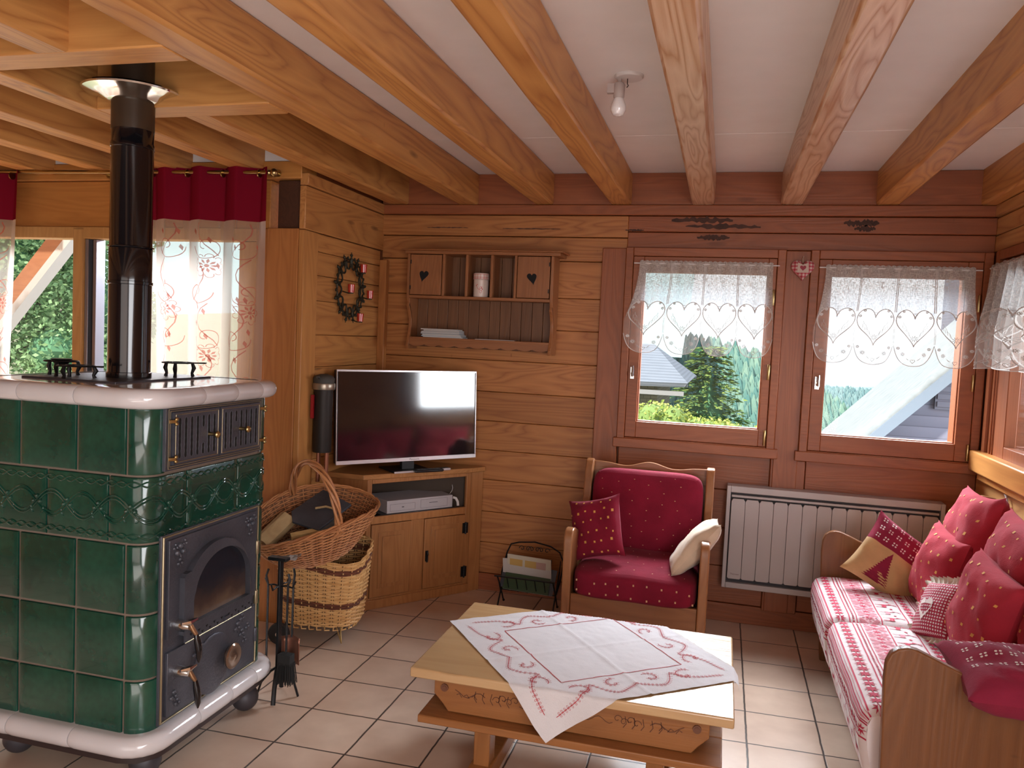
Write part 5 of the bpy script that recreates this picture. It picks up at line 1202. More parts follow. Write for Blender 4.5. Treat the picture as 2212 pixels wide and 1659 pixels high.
def pillow(name, label, c, u, v, w, h, T, mats, seed, roll=0, deco=None, group=None, cat='cushion', mfn=None, wr=.012, N=26):
    P = pillow_fn(w, h, T, seed, wr); m = MB()
    for s in (1, -1): m.grid(lambda a, b: P(a, b, s), N, N, 0, flip=(s < 0), mfn=(mfn if s > 0 else (lambda a, b: 0)) if mfn else None)
    if deco:
        for s in (1, -1): deco(m, lambda a, b: P(a, b, s, .002), s)
    o = m.build(name, mats, bevel=0, fixn=False, ang=60); R_m = axes(u, v, roll).to_4x4(); R_m.translation = Vector(c); o.matrix_world = R_m
    tag(o, label, cat, group); return o
def dots(seed, n=7, s=.016):
    def d(m, F, side):
        rr = random.Random(seed+side)
        for i in range(n):
            for j in range(n):
                a, b = (i+.5+(.5 if j % 2 else 0))/n + rr.uniform(-.03, .03), (j+.5)/n + rr.uniform(-.03, .03)
                if .04 < a < .95 and .05 < b < .95: q = s*.55*(.8+.5*rr.random()); m.decal(F, [(a-q, b-q), (a+q, b-q), (a+q, b+q), (a-q, b+q)])
    return d
# ------------------------------------------------------------------ armchair
ac = thing('armchair', 'wooden armchair with red gold dotted cushions below the left back window', 'armchair', (0, 0, 0))
w_ch = wood('armchair_wood', (.36, .15, .058), (.2, .07, .025), 'z', knots=.35, rough=.35)
AX0, AX1, AY0, AY1 = -.735, -.008, 3.95, 4.62
prof = [(AY0, 0), (AY0, .60), (AY0+.004, .635), (AY0+.02, .658), (AY0+.05, .668), (AY0+.09, .664), (AY0+.16, .64), (AY0+.30, .60), (AY0+.42, .60), (AY0+.50, .66), (AY0+.545, .78), (AY0+.565, .90), (AY0+.59, .945), (AY0+.62, .955), (AY1, .94), (AY1, 0), (AY1-.06, 0), (AY1-.07, .12), (AY0+.08, .12), (AY0+.07, 0)]
for x in (AX0, AX1-.045):
    m = MB(); m.prism_yz(prof, x, x+.045); m.build('side_panel', w_ch, ac, bevel=.010, segs=3)
def wavy(x0, x1, zb, zt, n=40): return [(x0, zb)] + [(x0+(x1-x0)*k/n, zt + .018*cos((k/n-.5)*4*pi)*(.6+.4*cos((k/n-.5)*2*pi))) for k in range(n+1)] + [(x1, zb)]
m = MB(); m.prism_xz(wavy(AX0+.045, AX1-.045, .5, .935), AY1-.035, AY1-.01); m.build('back_board', wood('armchair_wood_x', (.34, .14, .055), (.19, .065, .024), 'x', knots=.3, rough=.35), ac, bevel=.006)
m = MB(); m.box(AX0+.045, AX1-.045, AY0+.02, AY0+.045, .13, .335); m.box(AX0+.045, AX1-.045, AY0+.045, AY1-.04, .30, .318); 
m.build('front_board', bpy.data.materials['armchair_wood_x'], ac, bevel=.004)
carv = plain('carved_line', (.10, .035, .015), .8)
def scrollpts(cx, cy, s, fl=1, turns=7, n=30, sh=.85): return [(cx+fl*s*(1-sh*k/(n-1))*cos(turns*k/(n-1)), cy+s*(1-sh*k/(n-1))*sin(turns*k/(n-1))) for k in range(n)]
m = MB(); F = lambda a, b: (a, AY0+.0192, b)
for f in (1, -1): m.strip(F, [(-.37+f*(.03+x-0), z) for x, z in scrollpts(.04, .2, .035, 1)], .003, 0); m.strip(F, [(-.37+f*(.01+.02*k), .205+.02*sin(k*.7)) for k in range(9)], .003, 0)
m.build('carving', carv, ac, smooth=False, fixn=False)
def cushion_box(name, x0, x1, y0, y1, z0, z1, parent, seed, deco, puff=.02, rx=0, mats=None):
    cx, cy, cz = (x0+x1)/2, (y0+y1)/2, (z0+z1)/2; a, b, c = (x1-x0)/2, (y1-y0)/2, (z1-z0)/2
    def S(u, v, ax):   # superellipsoid-like box face
        p = [0, 0, 0]; return p
    m = MB(); e = 7.0
    def proj(d):
        k = (abs(d[0])**e+abs(d[1])**e+abs(d[2])**e)**(-1/e); q = Vector((d[0]*k*a, d[1]*k*b, d[2]*k*c))
        f = max(0, 1-(q.x/a)**4)*max(0, 1-(q.y/b)**4)*(1 if c < b else 0) + (0 if c < b else max(0, 1-(q.x/a)**4)*max(0, 1-(q.z/c)**4))
        nz = noise.noise(Vector((q.x*5+seed, q.y*5, q.z*5)))*.006
        if c < b: q.z += (puff*f*(1 if q.z > 0 else -.2)) + nz
        else: q.y -= (puff*f*(1 if q.y < 0 else -.2)) + nz
        return q
    N = 18
    for ax in range(3):
        for s in (1, -1):
            def f(u, v, ax=ax, s=s):
                d = [0, 0, 0]; d[ax] = s; d[(ax+1) % 3] = (2*u-1); d[(ax+2) % 3] = (2*v-1); return proj(d)
            m.grid(f, N, N, 0, flip=(s < 0))
    bmx = MB()
    def FF(ax, s, lift=.0015):
        def g(u, v):
            d = [0, 0, 0]; d[ax] = s; d[(ax+1) % 3] = 2*u-1; d[(ax+2) % 3] = 2*v-1; q = proj(d); l = q.copy(); l[(ax+1) % 3] = 0; l[(ax+2) % 3] = 0; return q + l.normalized()*lift
        return g
    deco(m, FF)
    if rx: m.v = [Matrix.Rotation(rx, 4, 'X') @ p for p in m.v]
    m.v = [p + Vector((cx, cy, cz)) for p in m.v]
    return m.build(name, mats or [red_f, pale_d], parent, fixn=False, ang=60)
def boxdots(axs, nx, ny, seed, q=.008):
    def d(m, FF):
        rr = random.Random(seed)
        for ax, s, fx, fy in axs:
            F = FF(ax, s)
            for i in range(nx):
                for j in range(ny):
                    a, b = (i+.5+(.4 if j % 2 else -.1))/nx+rr.uniform(-.02, .02), (j+.5)/ny+rr.uniform(-.03, .03)
                    if .03 < a < .97 and .05 < b < .95: m.decal(F, [(a-q*fx, b-q*fy), (a+q*fx, b-q*fy), (a+q*fx, b+q*fy), (a-q*fx, b+q*fy)])
    return d
cushion_box('seat_cushion', AX0+.05, AX1-.05, AY0-.02, AY1-.10, .325, .468, ac, 1, boxdots([(2, 1, .6, .6)], 7, 5, 3), puff=.025)
ch2 = boxdots([(1, -1, 1, .8)], 7, 9, 5, .008)
cushion_box('back_cushion', AX0+.055, AX1-.055, AY1-.17, AY1-.04, .45, .915, ac, 2, boxdots([(1, -1, .55, .65)], 7, 7, 5), puff=.03, rx=radians(-5))
m = MB()
rr = random.Random(8)
for k in range(9):
    for j in range(2): x = AX0+.09+k*.07+rr.uniform(-.012, .012); z = .365+.055*j+rr.uniform(-.01, .01); m.poly([(x-.004, AY0-.0235, z-.005), (x+.004, AY0-.0235, z-.005), (x+.004, AY0-.0235, z+.005), (x-.004, AY0-.0235, z+.005)])
m.build('front_dots', pale_d, ac, fixn=False, smooth=False)
pillow('throw_pillow', 'red gold dotted throw pillow leaning at the left side of the armchair', (-.60, 4.16, .645), (.97, -.24, .16), (.12, .28, .95), .30, .33, .12, [red_f, gold_d], 3, roll=.12, deco=dots(3, 6, .03))
pillow('throw_pillow', 'cream throw pillow leaning diagonally on the right arm of the armchair', (-.085, 4.17, .60), (.06, -.95, .1), (.62, .12, .74), .30, .36, .13, [cream], 4, roll=0)
# ------------------------------------------------------------------ coffee table
tb = thing('coffee_table', 'pine coffee table with carved apron and lower shelf', 'table', (-.455, 2.96, 0))
tx0, tx1, ty0, ty1 = -1.012+.455, .103+.455, 2.585-2.96, 3.335-2.96
w_tt = wood('table_top_wood', (.62, .41, .21), (.42, .23, .10), 'x', rough=.24, knots=.45, ring=8, contrast=.45, spec=.6); w_tb = wood('table_base_wood', (.36, .145, .045), (.20, .07, .02), 'x', rough=.4, knots=.5); w_tz = wood('table_leg_wood', (.36, .145, .045), (.20, .07, .02), 'z', rough=.4)
m = MB(); m.box(tx0, tx1, ty0, ty1, .415, .45); m.build('tabletop', w_tt, tb, bevel=.006, segs=3)
ap = [(tx0+.075, .415), (tx0+.075, .355), (tx0+.082, .335), (tx0+.10, .325), (tx0+.115, .305), (tx0+.115, .285)]
ap2 = [(-x, z) for x, z in ap][::-1]
ap = [(tx0+.075, .285+.13), (tx0+.075, .345), (tx0+.085, .335), (tx0+.11, .31), (tx0+.13, .285), (tx1-.13, .285), (tx1-.11, .31), (tx1-.085, .335), (tx1-.075, .345), (tx1-.075, .415)]
for y in (ty0+.055, ty1-.08):
    m = MB(); m.prism_xz(ap, y, y+.025); a_p = m.build('apron', w_tb, tb, bevel=.003)
    if y < 0:
        F = lambda a, b: (a, y-.0012, b)
        for s_ in (1, -1):
            m = MB()
            for k in range(4): m.strip(F, [(s_*(.18+.022*k)+x*s_, z) for x, z in scrollpts(0, .362-.008*(k % 2), .016, 1, 6, 16)], .0025, 0)
            m.strip(F, [(s_*(.29+.016*k), .358+.012*sin(k*1.1)) for k in range(8)], .003, 0)
            for k in range(5): m.strip(F, [(s_*(.20+.03*k), .335), (s_*(.21+.03*k), .35), (s_*(.205+.03*k), .375)], .003, 0)
            for k in range(3): m.strip(F, [(s_*(.32+.028*k), .345), (s_*(.33+.028*k), .358), (s_*(.34+.028*k), .352)], .003, 0)
            for k in range(12): m.strip(F, [(s_*(.02+.012*k), .352+.01*sin(k)), (s_*(.032+.012*k), .352+.01*sin(k+1))], .0025, 0)
            m.build('carving', carv, a_p, smooth=False, fixn=False)
        for x in (tx0+.115, tx1-.115):
            m = MB(); m.lathe([(.014, -.006), (.014, .002)], (x, y, .372), 16, 0, 'y'); m.lathe([(.008, -.008), (.008, -.003)], (x, y, .372), 12, 0, 'y'); m.build('peg', plain('dark_peg', (.13, .045, .02), .5), a_p)
m = MB()
for x in (tx0+.16, tx1-.185): m.box(x, x+.025, ty0+.08, ty1-.08, .30, .415)
m.build('end_apron', w_tz, tb)
m = MB(); m.box(tx0+.035, tx1-.03, ty0+.0, ty0+.20, .255, .283); m.box(tx0+.035, tx1-.03, ty0+.205, ty1-.21, .255, .283); m.box(tx0+.035, tx1-.03, ty1-.205, ty1, .255, .283); m.build('lower_shelf', w_tb, tb, bevel=.004)
for x in (tx0+.21, tx1-.28):
    m = MB(); m.prism_yz([(ty0+.07, .255), (ty0+.07, .235), (ty0+.11, .22), (ty1-.11, .22), (ty1-.07, .235), (ty1-.07, .255)], x-.03, x+.09); m.build('bearer', w_tb, tb, bevel=.003)
    for y in (ty0+.13, ty1-.21):
        m = MB(); m.box(x, x+.06, y, y+.08, .06, .22); m.build('leg', w_tz, tb, bevel=.004)
    m = MB(); m.prism_yz([(ty0+.01, 0), (ty0+.01, .03), (ty0+.09, .065), (ty1-.09, .065), (ty1-.01, .03), (ty1-.01, 0)], x-.012, x+.072); m.build('foot_rail', w_tb, tb, bevel=.004)
# ------------------------------------------------------------------ tablecloth
cc = (-.435, 2.995); ang0 = radians(-6.5); HALF = .425
lin = fabric('white_linen', (.62, .60, .62), bump=.5, var=.06); emb = plain('red_embroidery', (.42, .03, .04), .9)
def TC(a, b, lift=0):
    # square coordinates rotated 45 degrees so that the corners point along the table
    p = (a-b)/sqrt(2); q = (a+b)/sqrt(2)      # p: left-right diagonal, q: front-back diagonal (front negative)
    x = cc[0] + p*cos(ang0) - q*sin(ang0)*1.0; y = cc[1] + p*sin(ang0) + q*cos(ang0)
    z = .4525; r = .004
    n1 = noise.noise(Vector((a*5, b*5, 2))); n2 = noise.noise(Vector((a*15, b*13, 4))); n3 = noise.noise(Vector((a*38, b*30, 7)))
    z += .0035*abs(n1) + .003*abs(n2) + .0012*abs(n3)
    for cfold in (0,): z += .004*exp(-((a+.0)/.008)**2) + .0035*exp(-(b/.010)**2)
    # small upright creases (cloth pinched near inner square)
    nx, ny = 0, 0
    if y < 2.583:
        d = 2.583-y; k = min(1, d/.012); y = 2.583 - .010*k - .06*d + .012*k*sin((x+.5)*26)*min(1, d*8); z = z - max(0, d-.004)*.99; y -= lift; lift = 0
    elif y > 3.337: d = y-3.337; y = 3.337+.010*min(1, d/.012); z = z - d
    if x > .104:
        d = x-.104; x = .104+.012*min(1, d/.02)+.2*d; z = z - d*.95
    return (x, y, z+lift)
tc_ = MB(); NN = 110
tc_.grid(lambda u, v: TC((2*u-1)*HALF, (2*v-1)*HALF), NN, NN, 0)
TL_ = lambda a, b: TC(a, b, .0012)
def sub(p, q, n): return [(p[0]+(q[0]-p[0])*k/n, p[1]+(q[1]-p[1])*k/n) for k in range(n+1)]
iq = .25
for p, q in (((-iq, -iq), (iq, -iq)), ((iq, -iq), (iq, iq)), ((iq, iq), (-iq, iq)), ((-iq, iq), (-iq, -iq))): tc_.strip(TL_, sub(p, q, 40), .0035, 1)
def leafvine(pts):
    tc_.strip(TL_, pts, .0022, 1); L = 0
    for k in range(1, len(pts)-1):
        L += math.dist(pts[k], pts[k-1])
        if L > .011:
            L = 0; d = Vector((pts[k+1][0]-pts[k-1][0], pts[k+1][1]-pts[k-1][1])).normalized()
            for s in (1, -1):
                nrm = Vector((-d.y, d.x))*s; c = Vector(pts[k]) + nrm*.0055 + d*.003
                tc_.strip(TL_, [tuple(c + nrm*.0042*cos(a)+d*.0032*sin(a)) for a in [j*pi/3 for j in range(6)]], .0012, 1, closed=True)
def smooth(pts, n=8):
    out = []
    P = [pts[0]] + pts + [pts[-1]]
    for i in range(1, len(P)-2):
        for k in range(n):
            t_ = k/n; q = [0]*len(pts[0])
            for c in range(len(q)): a, b, c2, d = P[i-1][c], P[i][c], P[i+1][c], P[i+2][c]; q[c] = .5*(2*b+(c2-a)*t_+(2*a-5*b+4*c2-d)*t_*t_+(3*b-a-3*c2+d)*t_**3)
            out.append(tuple(q))
    out.append(pts[-1]); return out
for side in range(4):
    ca, sa = [(1, 0), (0, 1), (-1, 0), (0, -1)][side]
    Rr = lambda x, y: (x*ca - y*sa, x*sa + y*ca)
    yb_ = -.338
    for f in (1, -1):
        # long curl from the corner, S shape to the middle with two spirals
        A = [(f*.345, yb_-.035), (f*.30, yb_-.03), (f*.24, yb_-.02), (f*.19, yb_+.01), (f*.165, yb_+.045)]
        spiral = [(f*(.21+.045*(1-k/16)*cos(.6+k*.42)), yb_+.012+.045*(1-k/16)*sin(.6+k*.42)) for k in range(14)]
        leafvine([Rr(*p) for p in smooth(A)]); leafvine([Rr(*p) for p in smooth(spiral, 3)])
        Bv = [(f*.165, yb_+.045), (f*.13, yb_-.01), (f*.09, yb_-.04), (f*.04, yb_-.02), (f*.0, yb_+.0)]
        leafvine([Rr(*p) for p in smooth(Bv)])
        sp2 = [(f*(.075+.036*(1-k/16)*cos(2.2-k*.42)), yb_+.030+.036*(1-k/16)*sin(2.2-k*.42)) for k in range(14)]
        leafvine([Rr(*p) for p in smooth(sp2, 3)])
tco = tc_.build('tablecloth', [lin, emb], fixn=False, ang=70); tag(tco, 'white linen cloth with red embroidered scrolls laid cornerwise over the coffee table', 'tablecloth')
# ------------------------------------------------------------------ sofa
so = thing('sofa', 'wooden sofa with patterned red and white seat cover along the right wall', 'sofa', (0, 0, 0))
w_so = wood('sofa_wood', (.46, .20, .07), (.25, .09, .028), 'x', rough=.3, knots=.75, ring=9); w_soz = wood('sofa_wood_z', (.25, .10, .037), (.13, .045, .015), 'z', rough=.33, knots=.6)
pr = [(.585, 0), (.565, .30), (.56, .50), (.557, .60), (.56, .655), (.572, .685), (.592, .702), (.62, .710), (.65, .706), (.685, .692), (.74, .668), (.80, .645), (.88, .625), (.96, .625), (1.04, .66), (1.10, .74), (1.145, .82), (1.17, .88), (1.195, .925), (1.235, .955), (1.30, .965), (1.36, .955), (1.36, 0)]
for y in (2.715, 4.415):
    m = MB(); m.prism_xz([(x, z*(1.0 if y < 3 else .985)) for x, z in pr], y, y+.035); m.build('end_panel', w_soz, so, bevel=.010, segs=3)
m = MB(); m.box(.66, .69, 2.75, 4.415, .06, .27); m.box(.69, 1.30, 2.75, 4.415, .24, .27); m.build('base_board', w_tb, so)
m = MB(); m.box(1.28, 1.31, 2.75, 4.415, .30, .93); m.build('back_board', wood('sofa_back_wood', (.46, .20, .07), (.25, .09, .028), 'y'), so, bevel=.004)
cov = fabric('seat_cover_white', (.66, .58, .58), bump=.35, var=.05); crim = plain('crimson_print', (.42, .012, .05), .85); pink = plain('rose_lace_print', (.56, .20, .24), .85)
# cross-section of the cover: (X, Z) by arc length
cs_ = [(.545, .205), (.53, .25), (.515, .33), (.51, .39), (.515, .425), (.53, .45), (.56, .463), (.65, .468), (.80, .470), (1.0, .465), (1.26, .455)]
Ls = [0]
for a, b in zip(cs_, cs_[1:]): Ls.append(Ls[-1]+math.dist(a, b))
def csp(u):
    u = max(0, min(Ls[-1]-1e-6, u)); i = max(j for j in range(len(Ls)) if Ls[j] <= u); i = min(i, len(cs_)-2); f = (u-Ls[i])/(Ls[i+1]-Ls[i])
    p, q = cs_[i], cs_[i+1]; return p[0]+(q[0]-p[0])*f, p[1]+(q[1]-p[1])*f, (-(q[1]-p[1]), q[0]-p[0])
DEER = [(0, 0), (.10, .01), (.12, .30), (.22, .38), (.55, .40), (.62, .30), (.62, 0), (.70, 0), (.72, .30), (.78, .48), (.74, .62), (.86, .80), (1.02, .80), (1.04, .88), (.92, .98), (.80, .96), (.66, .70), (.50, .62), (.20, .62), (.06, .66), (.0, .50), (.04, .30)]
def star(cx, cy, r, n=8): return [(cx+(r if k % 2 == 0 else r*.42)*cos(pi*k/n), cy+(r if k % 2 == 0 else r*.42)*sin(pi*k/n)) for k in range(2*n)]
def seat(name, ya, yb_, seed, near):
    W_ = yb_-ya
    def S(u, v, lift=0):
        x, z, nn = csp(u); l = math.hypot(*nn); nx, nz = -abs(nn[0])/l*1.0, nn[1]/l
        nx, nz = -nn[0]*-1/l, nn[1]/l
        nx = -abs(nx)
        e = min(v, W_-v); dome = .022*(1-min(1, e/.05))**2
        wr_ = .003*noise.noise(Vector((u*7, v*9, seed))) + .0015*noise.noise(Vector((u*3, v*22, seed+3)))
        k = -dome + wr_ + lift
        return (x+nx*k, ya+v, z+nz*k)
    m = MB(); U = Ls[-1]
    m.grid(lambda a, b: S(a*U, b*W_), 90, 80, 0)
    for v in (0, W_):   # end faces
        n = 24; A = [m.vert(S(U*k/n, v)) for k in range(n+1)]; B = [m.vert((max(.60, S(U*k/n, v)[0]), ya+v, min(.28, S(U*k/n, v)[2]))) for k in range(n+1)]
        for k in range(n): m.face((A[k], A[k+1], B[k+1], B[k]), 0)
    F = lambda v, u: S(u, v, .0020)
    def line(u, w=.004, mi=1): m.strip(F, [(W_*k/30, u) for k in range(31)], w, mi)
    def stars(u, r, step, mi=1, ph=0):
        v = step*(.5+ph)
        while v < W_-r*.5: m.decal(F, star(v, u, min(r, 9)), mi); v += step
    def dashes(u, w, step, mi=1, h=None):
        v = step*.5; h = h or step*.5
        while v < W_-h: m.decal(F, [(v, u-w/2), (v+h, u-w/2+.002), (v+h, u+w/2+.002), (v, u+w/2)], mi); v += step
    def lace(u0, u1):
        m.strip(lambda v, u: S(u, v, .0010), [(W_*k/30, u0+(u1-u0)*.25) for k in range(31)], (u1-u0)*.5, 3); m.strip(lambda v, u: S(u, v, .0010), [(W_*k/30, u0+(u1-u0)*.75) for k in range(31)], (u1-u0)*.5, 3)
        h = (u1-u0); mid = (u0+u1)/2; step = h*.95; v = step*.5
        while v < W_-.01:
            m.decal(F, star(v, mid, h*.24), 1)
            for a in range(4):
                c, s = cos(a*pi/2+pi/4), sin(a*pi/2+pi/4)
                for d in (.36, .44, .52): m.strip(F, [(min(W_-.002, max(.002, v+c*h*d+s*h*.2*q)), min(u1, max(u0, mid+s*h*d-c*h*.2*q))) for q in (-1, 0, 1)], .005, 2)
            v += step/2 if False else step
        v = step
        while v < W_-.01: m.decal(F, star(v, mid, h*.18), 1); v += step
        n = int(W_/.012)
        for k in range(n):
            a = k*.012; 
            for q in range(int(h/.013)):
                if (k+q) % 2 == 0: m.decal(F, [(a, u0+q*.013+.0065), (a+.005, u0+q*.013), (a+.010, u0+q*.013+.0065), (a+.005, u0+q*.013+.012)], 2)
    def deers(u0, h, up=1):
        v = .03+.04*near; k = 0
        while v < W_-h*.9:
            m.decal(F, [(v+x*h*.62, u0+y*h*.9) for x, y in DEER], 1 if k % 2 == 0 else 2)
            for q in (0, 1): m.strip(F, [(v+h*(.55+.05*q), u0+h*.85), (v+h*(.42+.1*q), u0+h*1.05), (v+h*(.46+.1*q), u0+h*1.18)], .003, 1 if k % 2 == 0 else 2)
            for q in range(3): m.strip(F, [(v+h*(.5-.06*q), u0+h*(.98+.05*q)), (v+h*(.44-.06*q), u0+h*(1.10+.03*q))], .0025, 1 if k % 2 == 0 else 2)
            m.decal(F, star(v+h*.98, u0+h*.75, h*.13), 1); v += h*1.18; k += 1
    deers(.045, .085)
    line(.012, .008); line(.150, .006); stars(.178, .022, .04); line(.205, .005); 
    # edge lines where the cover turns over
    b0 = Ls[4]
    line(b0-.012, .004); line(b0, .009, 2); line(b0+.010, .005); line(b0+.022, .003, 2); line(b0+.034, .006)
    stars(b0+.072, .027, .046); line(b0+.110, .005)
    dashes(b0+.125, .008, .014); line(b0+.140, .004)
    lace(b0+.150, b0+.235); line(b0+.243, .005)
    deers(b0+.252, .080); line(b0+.352, .005)
    stars(b0+.385, .024, .042); line(b0+.418, .005)
    for q in range(5): line(b0+.428+.007*q, .0035, 1+q % 2)
    dashes(b0+.472, .008, .014)
    lace(b0+.485, b0+.575); line(b0+.583, .004); dashes(b0+.595, .008, .014); stars(b0+.63, .024, .042); line(b0+.665, .005); stars(b0+.70, .024, .042)
    return m.build(name, [cov, crim, pink, plain('lace_ground_print', (.64, .38, .42), .85)], so, fixn=False, ang=70)
seat('seat_cushion', 2.80, 3.705, 1, 1); seat('seat_cushion', 3.715, 4.405, 2, 0)
def flat_label(o, l): o['label'] = l
# ------------------------------------------------------------------ sofa cushions
G_ = 'red back cushions of the sofa'
bt = lambda s: dots(s, 7, .020)
pillow('back_cushion', 'large red velvet back cushion at the far end of the sofa', (1.155, 4.04, .755), (0, -1, .02), (.16, 0, 1), .54, .56, .20, [red_l, gold_d], 11, deco=bt(11), roll=.05, group=None, wr=.03)
pillow('back_cushion', 'large red velvet back cushion in the middle of the sofa', (1.165, 3.50, .74), (0, -1, 0), (.16, 0, 1), .54, .54, .20, [red_l, gold_d], 12, deco=bt(12), roll=-.04, wr=.03)
pillow('back_cushion', 'large red velvet back cushion at the near end, cut by the picture edge', (1.165, 2.98, .73), (0, -1, 0), (.14, 0, 1), .50, .52, .20, [red_l, gold_d], 13, deco=bt(13), wr=.03)
pillow('throw_pillow', 'red gold dotted throw pillow standing between the pine tree pillow and the gingham pillow', (1.02, 4.0, .645), (.10, -1, 0), (.22, .05, 1), .40, .40, .17, [red_l, gold_d], 14, deco=dots(14, 6, .024), roll=-.06, wr=.02)
pillow('throw_pillow', 'red gold dotted throw pillow nearest the front end panel of the sofa', (1.02, 3.34, .655), (.12, -1, 0), (.20, .0, 1), .42, .42, .18, [red_l, gold_d], 15, deco=dots(15, 6, .024), roll=-.10, wr=.02)
# small gingham pillow with frill
t = NT('red_white_check'); o = t.obj(); sp_ = t.n('ShaderNodeSeparateXYZ'); t.l(o, sp_.inputs[0])
f_ = lambda a: t.math('ABSOLUTE', t.math('SUBTRACT', t.math('FRACT', t.math('MULTIPLY', a, 78.0)), .5))
dd = t.math('LESS_THAN', t.math('ADD', t.math('POWER', f_(sp_.outputs[0]), 2.0), t.math('POWER', f_(sp_.outputs[1]), 2.0)), .085)
t.bsdf(Base_Color=t.mix(dd, (.34, .015, .045), (.66, .58, .58)), Roughness=.9); chk = t.mat
gp = thing('checked_pillow', 'small red and white checked pillow with a white heart and ruffled border', 'cushion', (0, 0, 0)); R_m = axes((.22, -1, .0), (.42, .12, .9), .30).to_4x4(); R_m.translation = Vector((.925, 3.60, .585)); gp.matrix_world = R_m
P = pillow_fn(.24, .25, .10, 5, .006, .06); m = MB()
for s in (1, -1): m.grid(lambda a, b: P(a, b, s), 20, 20, 0, flip=(s < 0))
m.build('body', chk, gp, fixn=False)
m = MB(); FQ = lambda a, b: P(.5+a, .5+b, 1, .0022); m.decal(FQ, [(.22*x-.06, .24*y-.05) for x, y in heart(28)], 0)
for k in range(3): m.strip(FQ, [(-.09+.03*k, -.03), (-.08+.03*k, -.06), (-.09+.03*k, -.08)], .012, 1)
m.build('white_heart', [white_f, plum], gp, fixn=False)
def fr_(u, v):
    a = u*4; i = int(a) % 4; f = a-int(a); c = [(-1, -1), (1, -1), (1, 1), (-1, 1)]; p, q = c[i], c[(i+1) % 4]; x, y = p[0]+(q[0]-p[0])*f, p[1]+(q[1]-p[1])*f
    k = 1+.20*v; e = (.97 if v == 0 else k); return (x*.118*e, y*.123*e, .014*v*sin(u*2*pi*34)+.006*v*sin(u*2*pi*13))
m = MB(); m.grid(fr_, 240, 3, closeu=True); m.build('ruffle', fabric('ruffle_linen', (.62, .56, .46), bump=.3), gp, fixn=False, ang=80)
# pine tree pillow: beige half and patterned wine half
def snow(m, F, a0, a1, b0, b1, n1, n2, mi=1, s=.011):
    for i in range(n1):
        for j in range(n2):
            cx, cy = a0+(a1-a0)*(i+.5)/n1, b0+(b1-b0)*(j+.5)/n2
            for k in range(4):
                an = pi/4+k*pi/2; x, y = cx+s*1.25*cos(an), cy+s*1.25*sin(an)
                m.decal(F, [(x+s*.62*cos(q), y+s*.62*sin(q)) for q in [z*pi/3 for z in range(6)]], mi)
def tree_deco(m, F, side):
    if side < 0: return
    snow(m, F, .04, .97, .60, .97, 8, 3, 2, .020)
    pts = []; n = 12; cx = .38
    for k in range(n): pts += [(cx+.018+.15*(1-k/n), .08+.44*k/n), (cx+.010+.10*(1-k/n), .098+.44*k/n)]
    pts = pts + [(cx, .55)] + [(2*cx-x, y) for x, y in reversed(pts)]; m.decal(F, pts, 1)
pillow('pine_tree_pillow', 'beige and wine red pillow with a dark pine tree, lying against the far end panel', (.885, 4.255, .60), (.72, -.06, -.50), (.50, .30, .74), .40, .36, .12, [beige, plum, white_f], 16, deco=tree_deco, mfn=lambda a, b: 1 if b > .56 else 0, wr=.02, roll=.03)
def snow2(m, F, side):
    if side > 0: snow(m, F, .04, .96, .30, .98, 10, 5, 1, .016)
pillow('snowflake_pillow', 'plum pillow with white snowflake pattern resting on the front end panel', (.985, 2.76, .635), (1, .05, -.05), (.04, .95, .12), .47, .36, .17, [plum, white_f, cream], 17, deco=snow2, wr=.02)
# white wall cable on the right wall
cb_ = thing('white_cable', 'white cable curving over the right wall behind the sofa cushions', 'cable', (WX-.012, 4.2, .98))
m = MB(); m.tube(smooth([(0, .45, .03), (0, .33, .035), (-.005, .22, .03), (-.005, .12, .0), (-.004, .06, -.06), (-.004, .0, -.085), (-.004, -.1, -.075), (-.004, -.22, -.09)], 6), .005, 8); m.build('cable', plastic_w, cb_)
# ------------------------------------------------------------------ short lace curtains
def lace_mats():
    t = NT('voile_weave'); o = t.obj(); n1 = t.noise(t.mapping(o, (60, 60, 420)), 1, 2); n2 = t.noise(t.mapping(o, (420, 60, 60)), 1, 2)
    f = t.math('MAXIMUM', n1, n2); r_ = t.n('ShaderNodeMapRange'); r_.inputs[1].default_value = .50; r_.inputs[2].default_value = .66; r_.inputs[3].default_value = .50; r_.inputs[4].default_value = .97; t.l(f, r_.inputs[0])
    p = t.n('ShaderNodeBsdfTransparent'); d = t.n('ShaderNodeBsdfDiffuse'); d.inputs[0].default_value = (.60, .56, .52, 1); q = t.n('ShaderNodeBsdfTranslucent'); q.inputs[0].default_value = (.30, .34, .38, 1)
    m1 = t.n('ShaderNodeMixShader'); m1.inputs[0].default_value = .3; t.l(d.outputs[0], m1.inputs[1]); t.l(q.outputs[0], m1.inputs[2]); m2 = t.n('ShaderNodeMixShader'); t.l(r_.outputs[0], m2.inputs[0]); t.l(p.outputs[0], m2.inputs[1]); t.l(m1.outputs[0], m2.inputs[2]); t.l(m2.outputs[0], t.out.inputs[0])
    return [t.mat, cloth_mat('clear_voile', (.66, .62, .58), .82, .15), cloth_mat('embroidery_thread', (.50, .47, .45), 0, .02)]
LM = lace_mats()
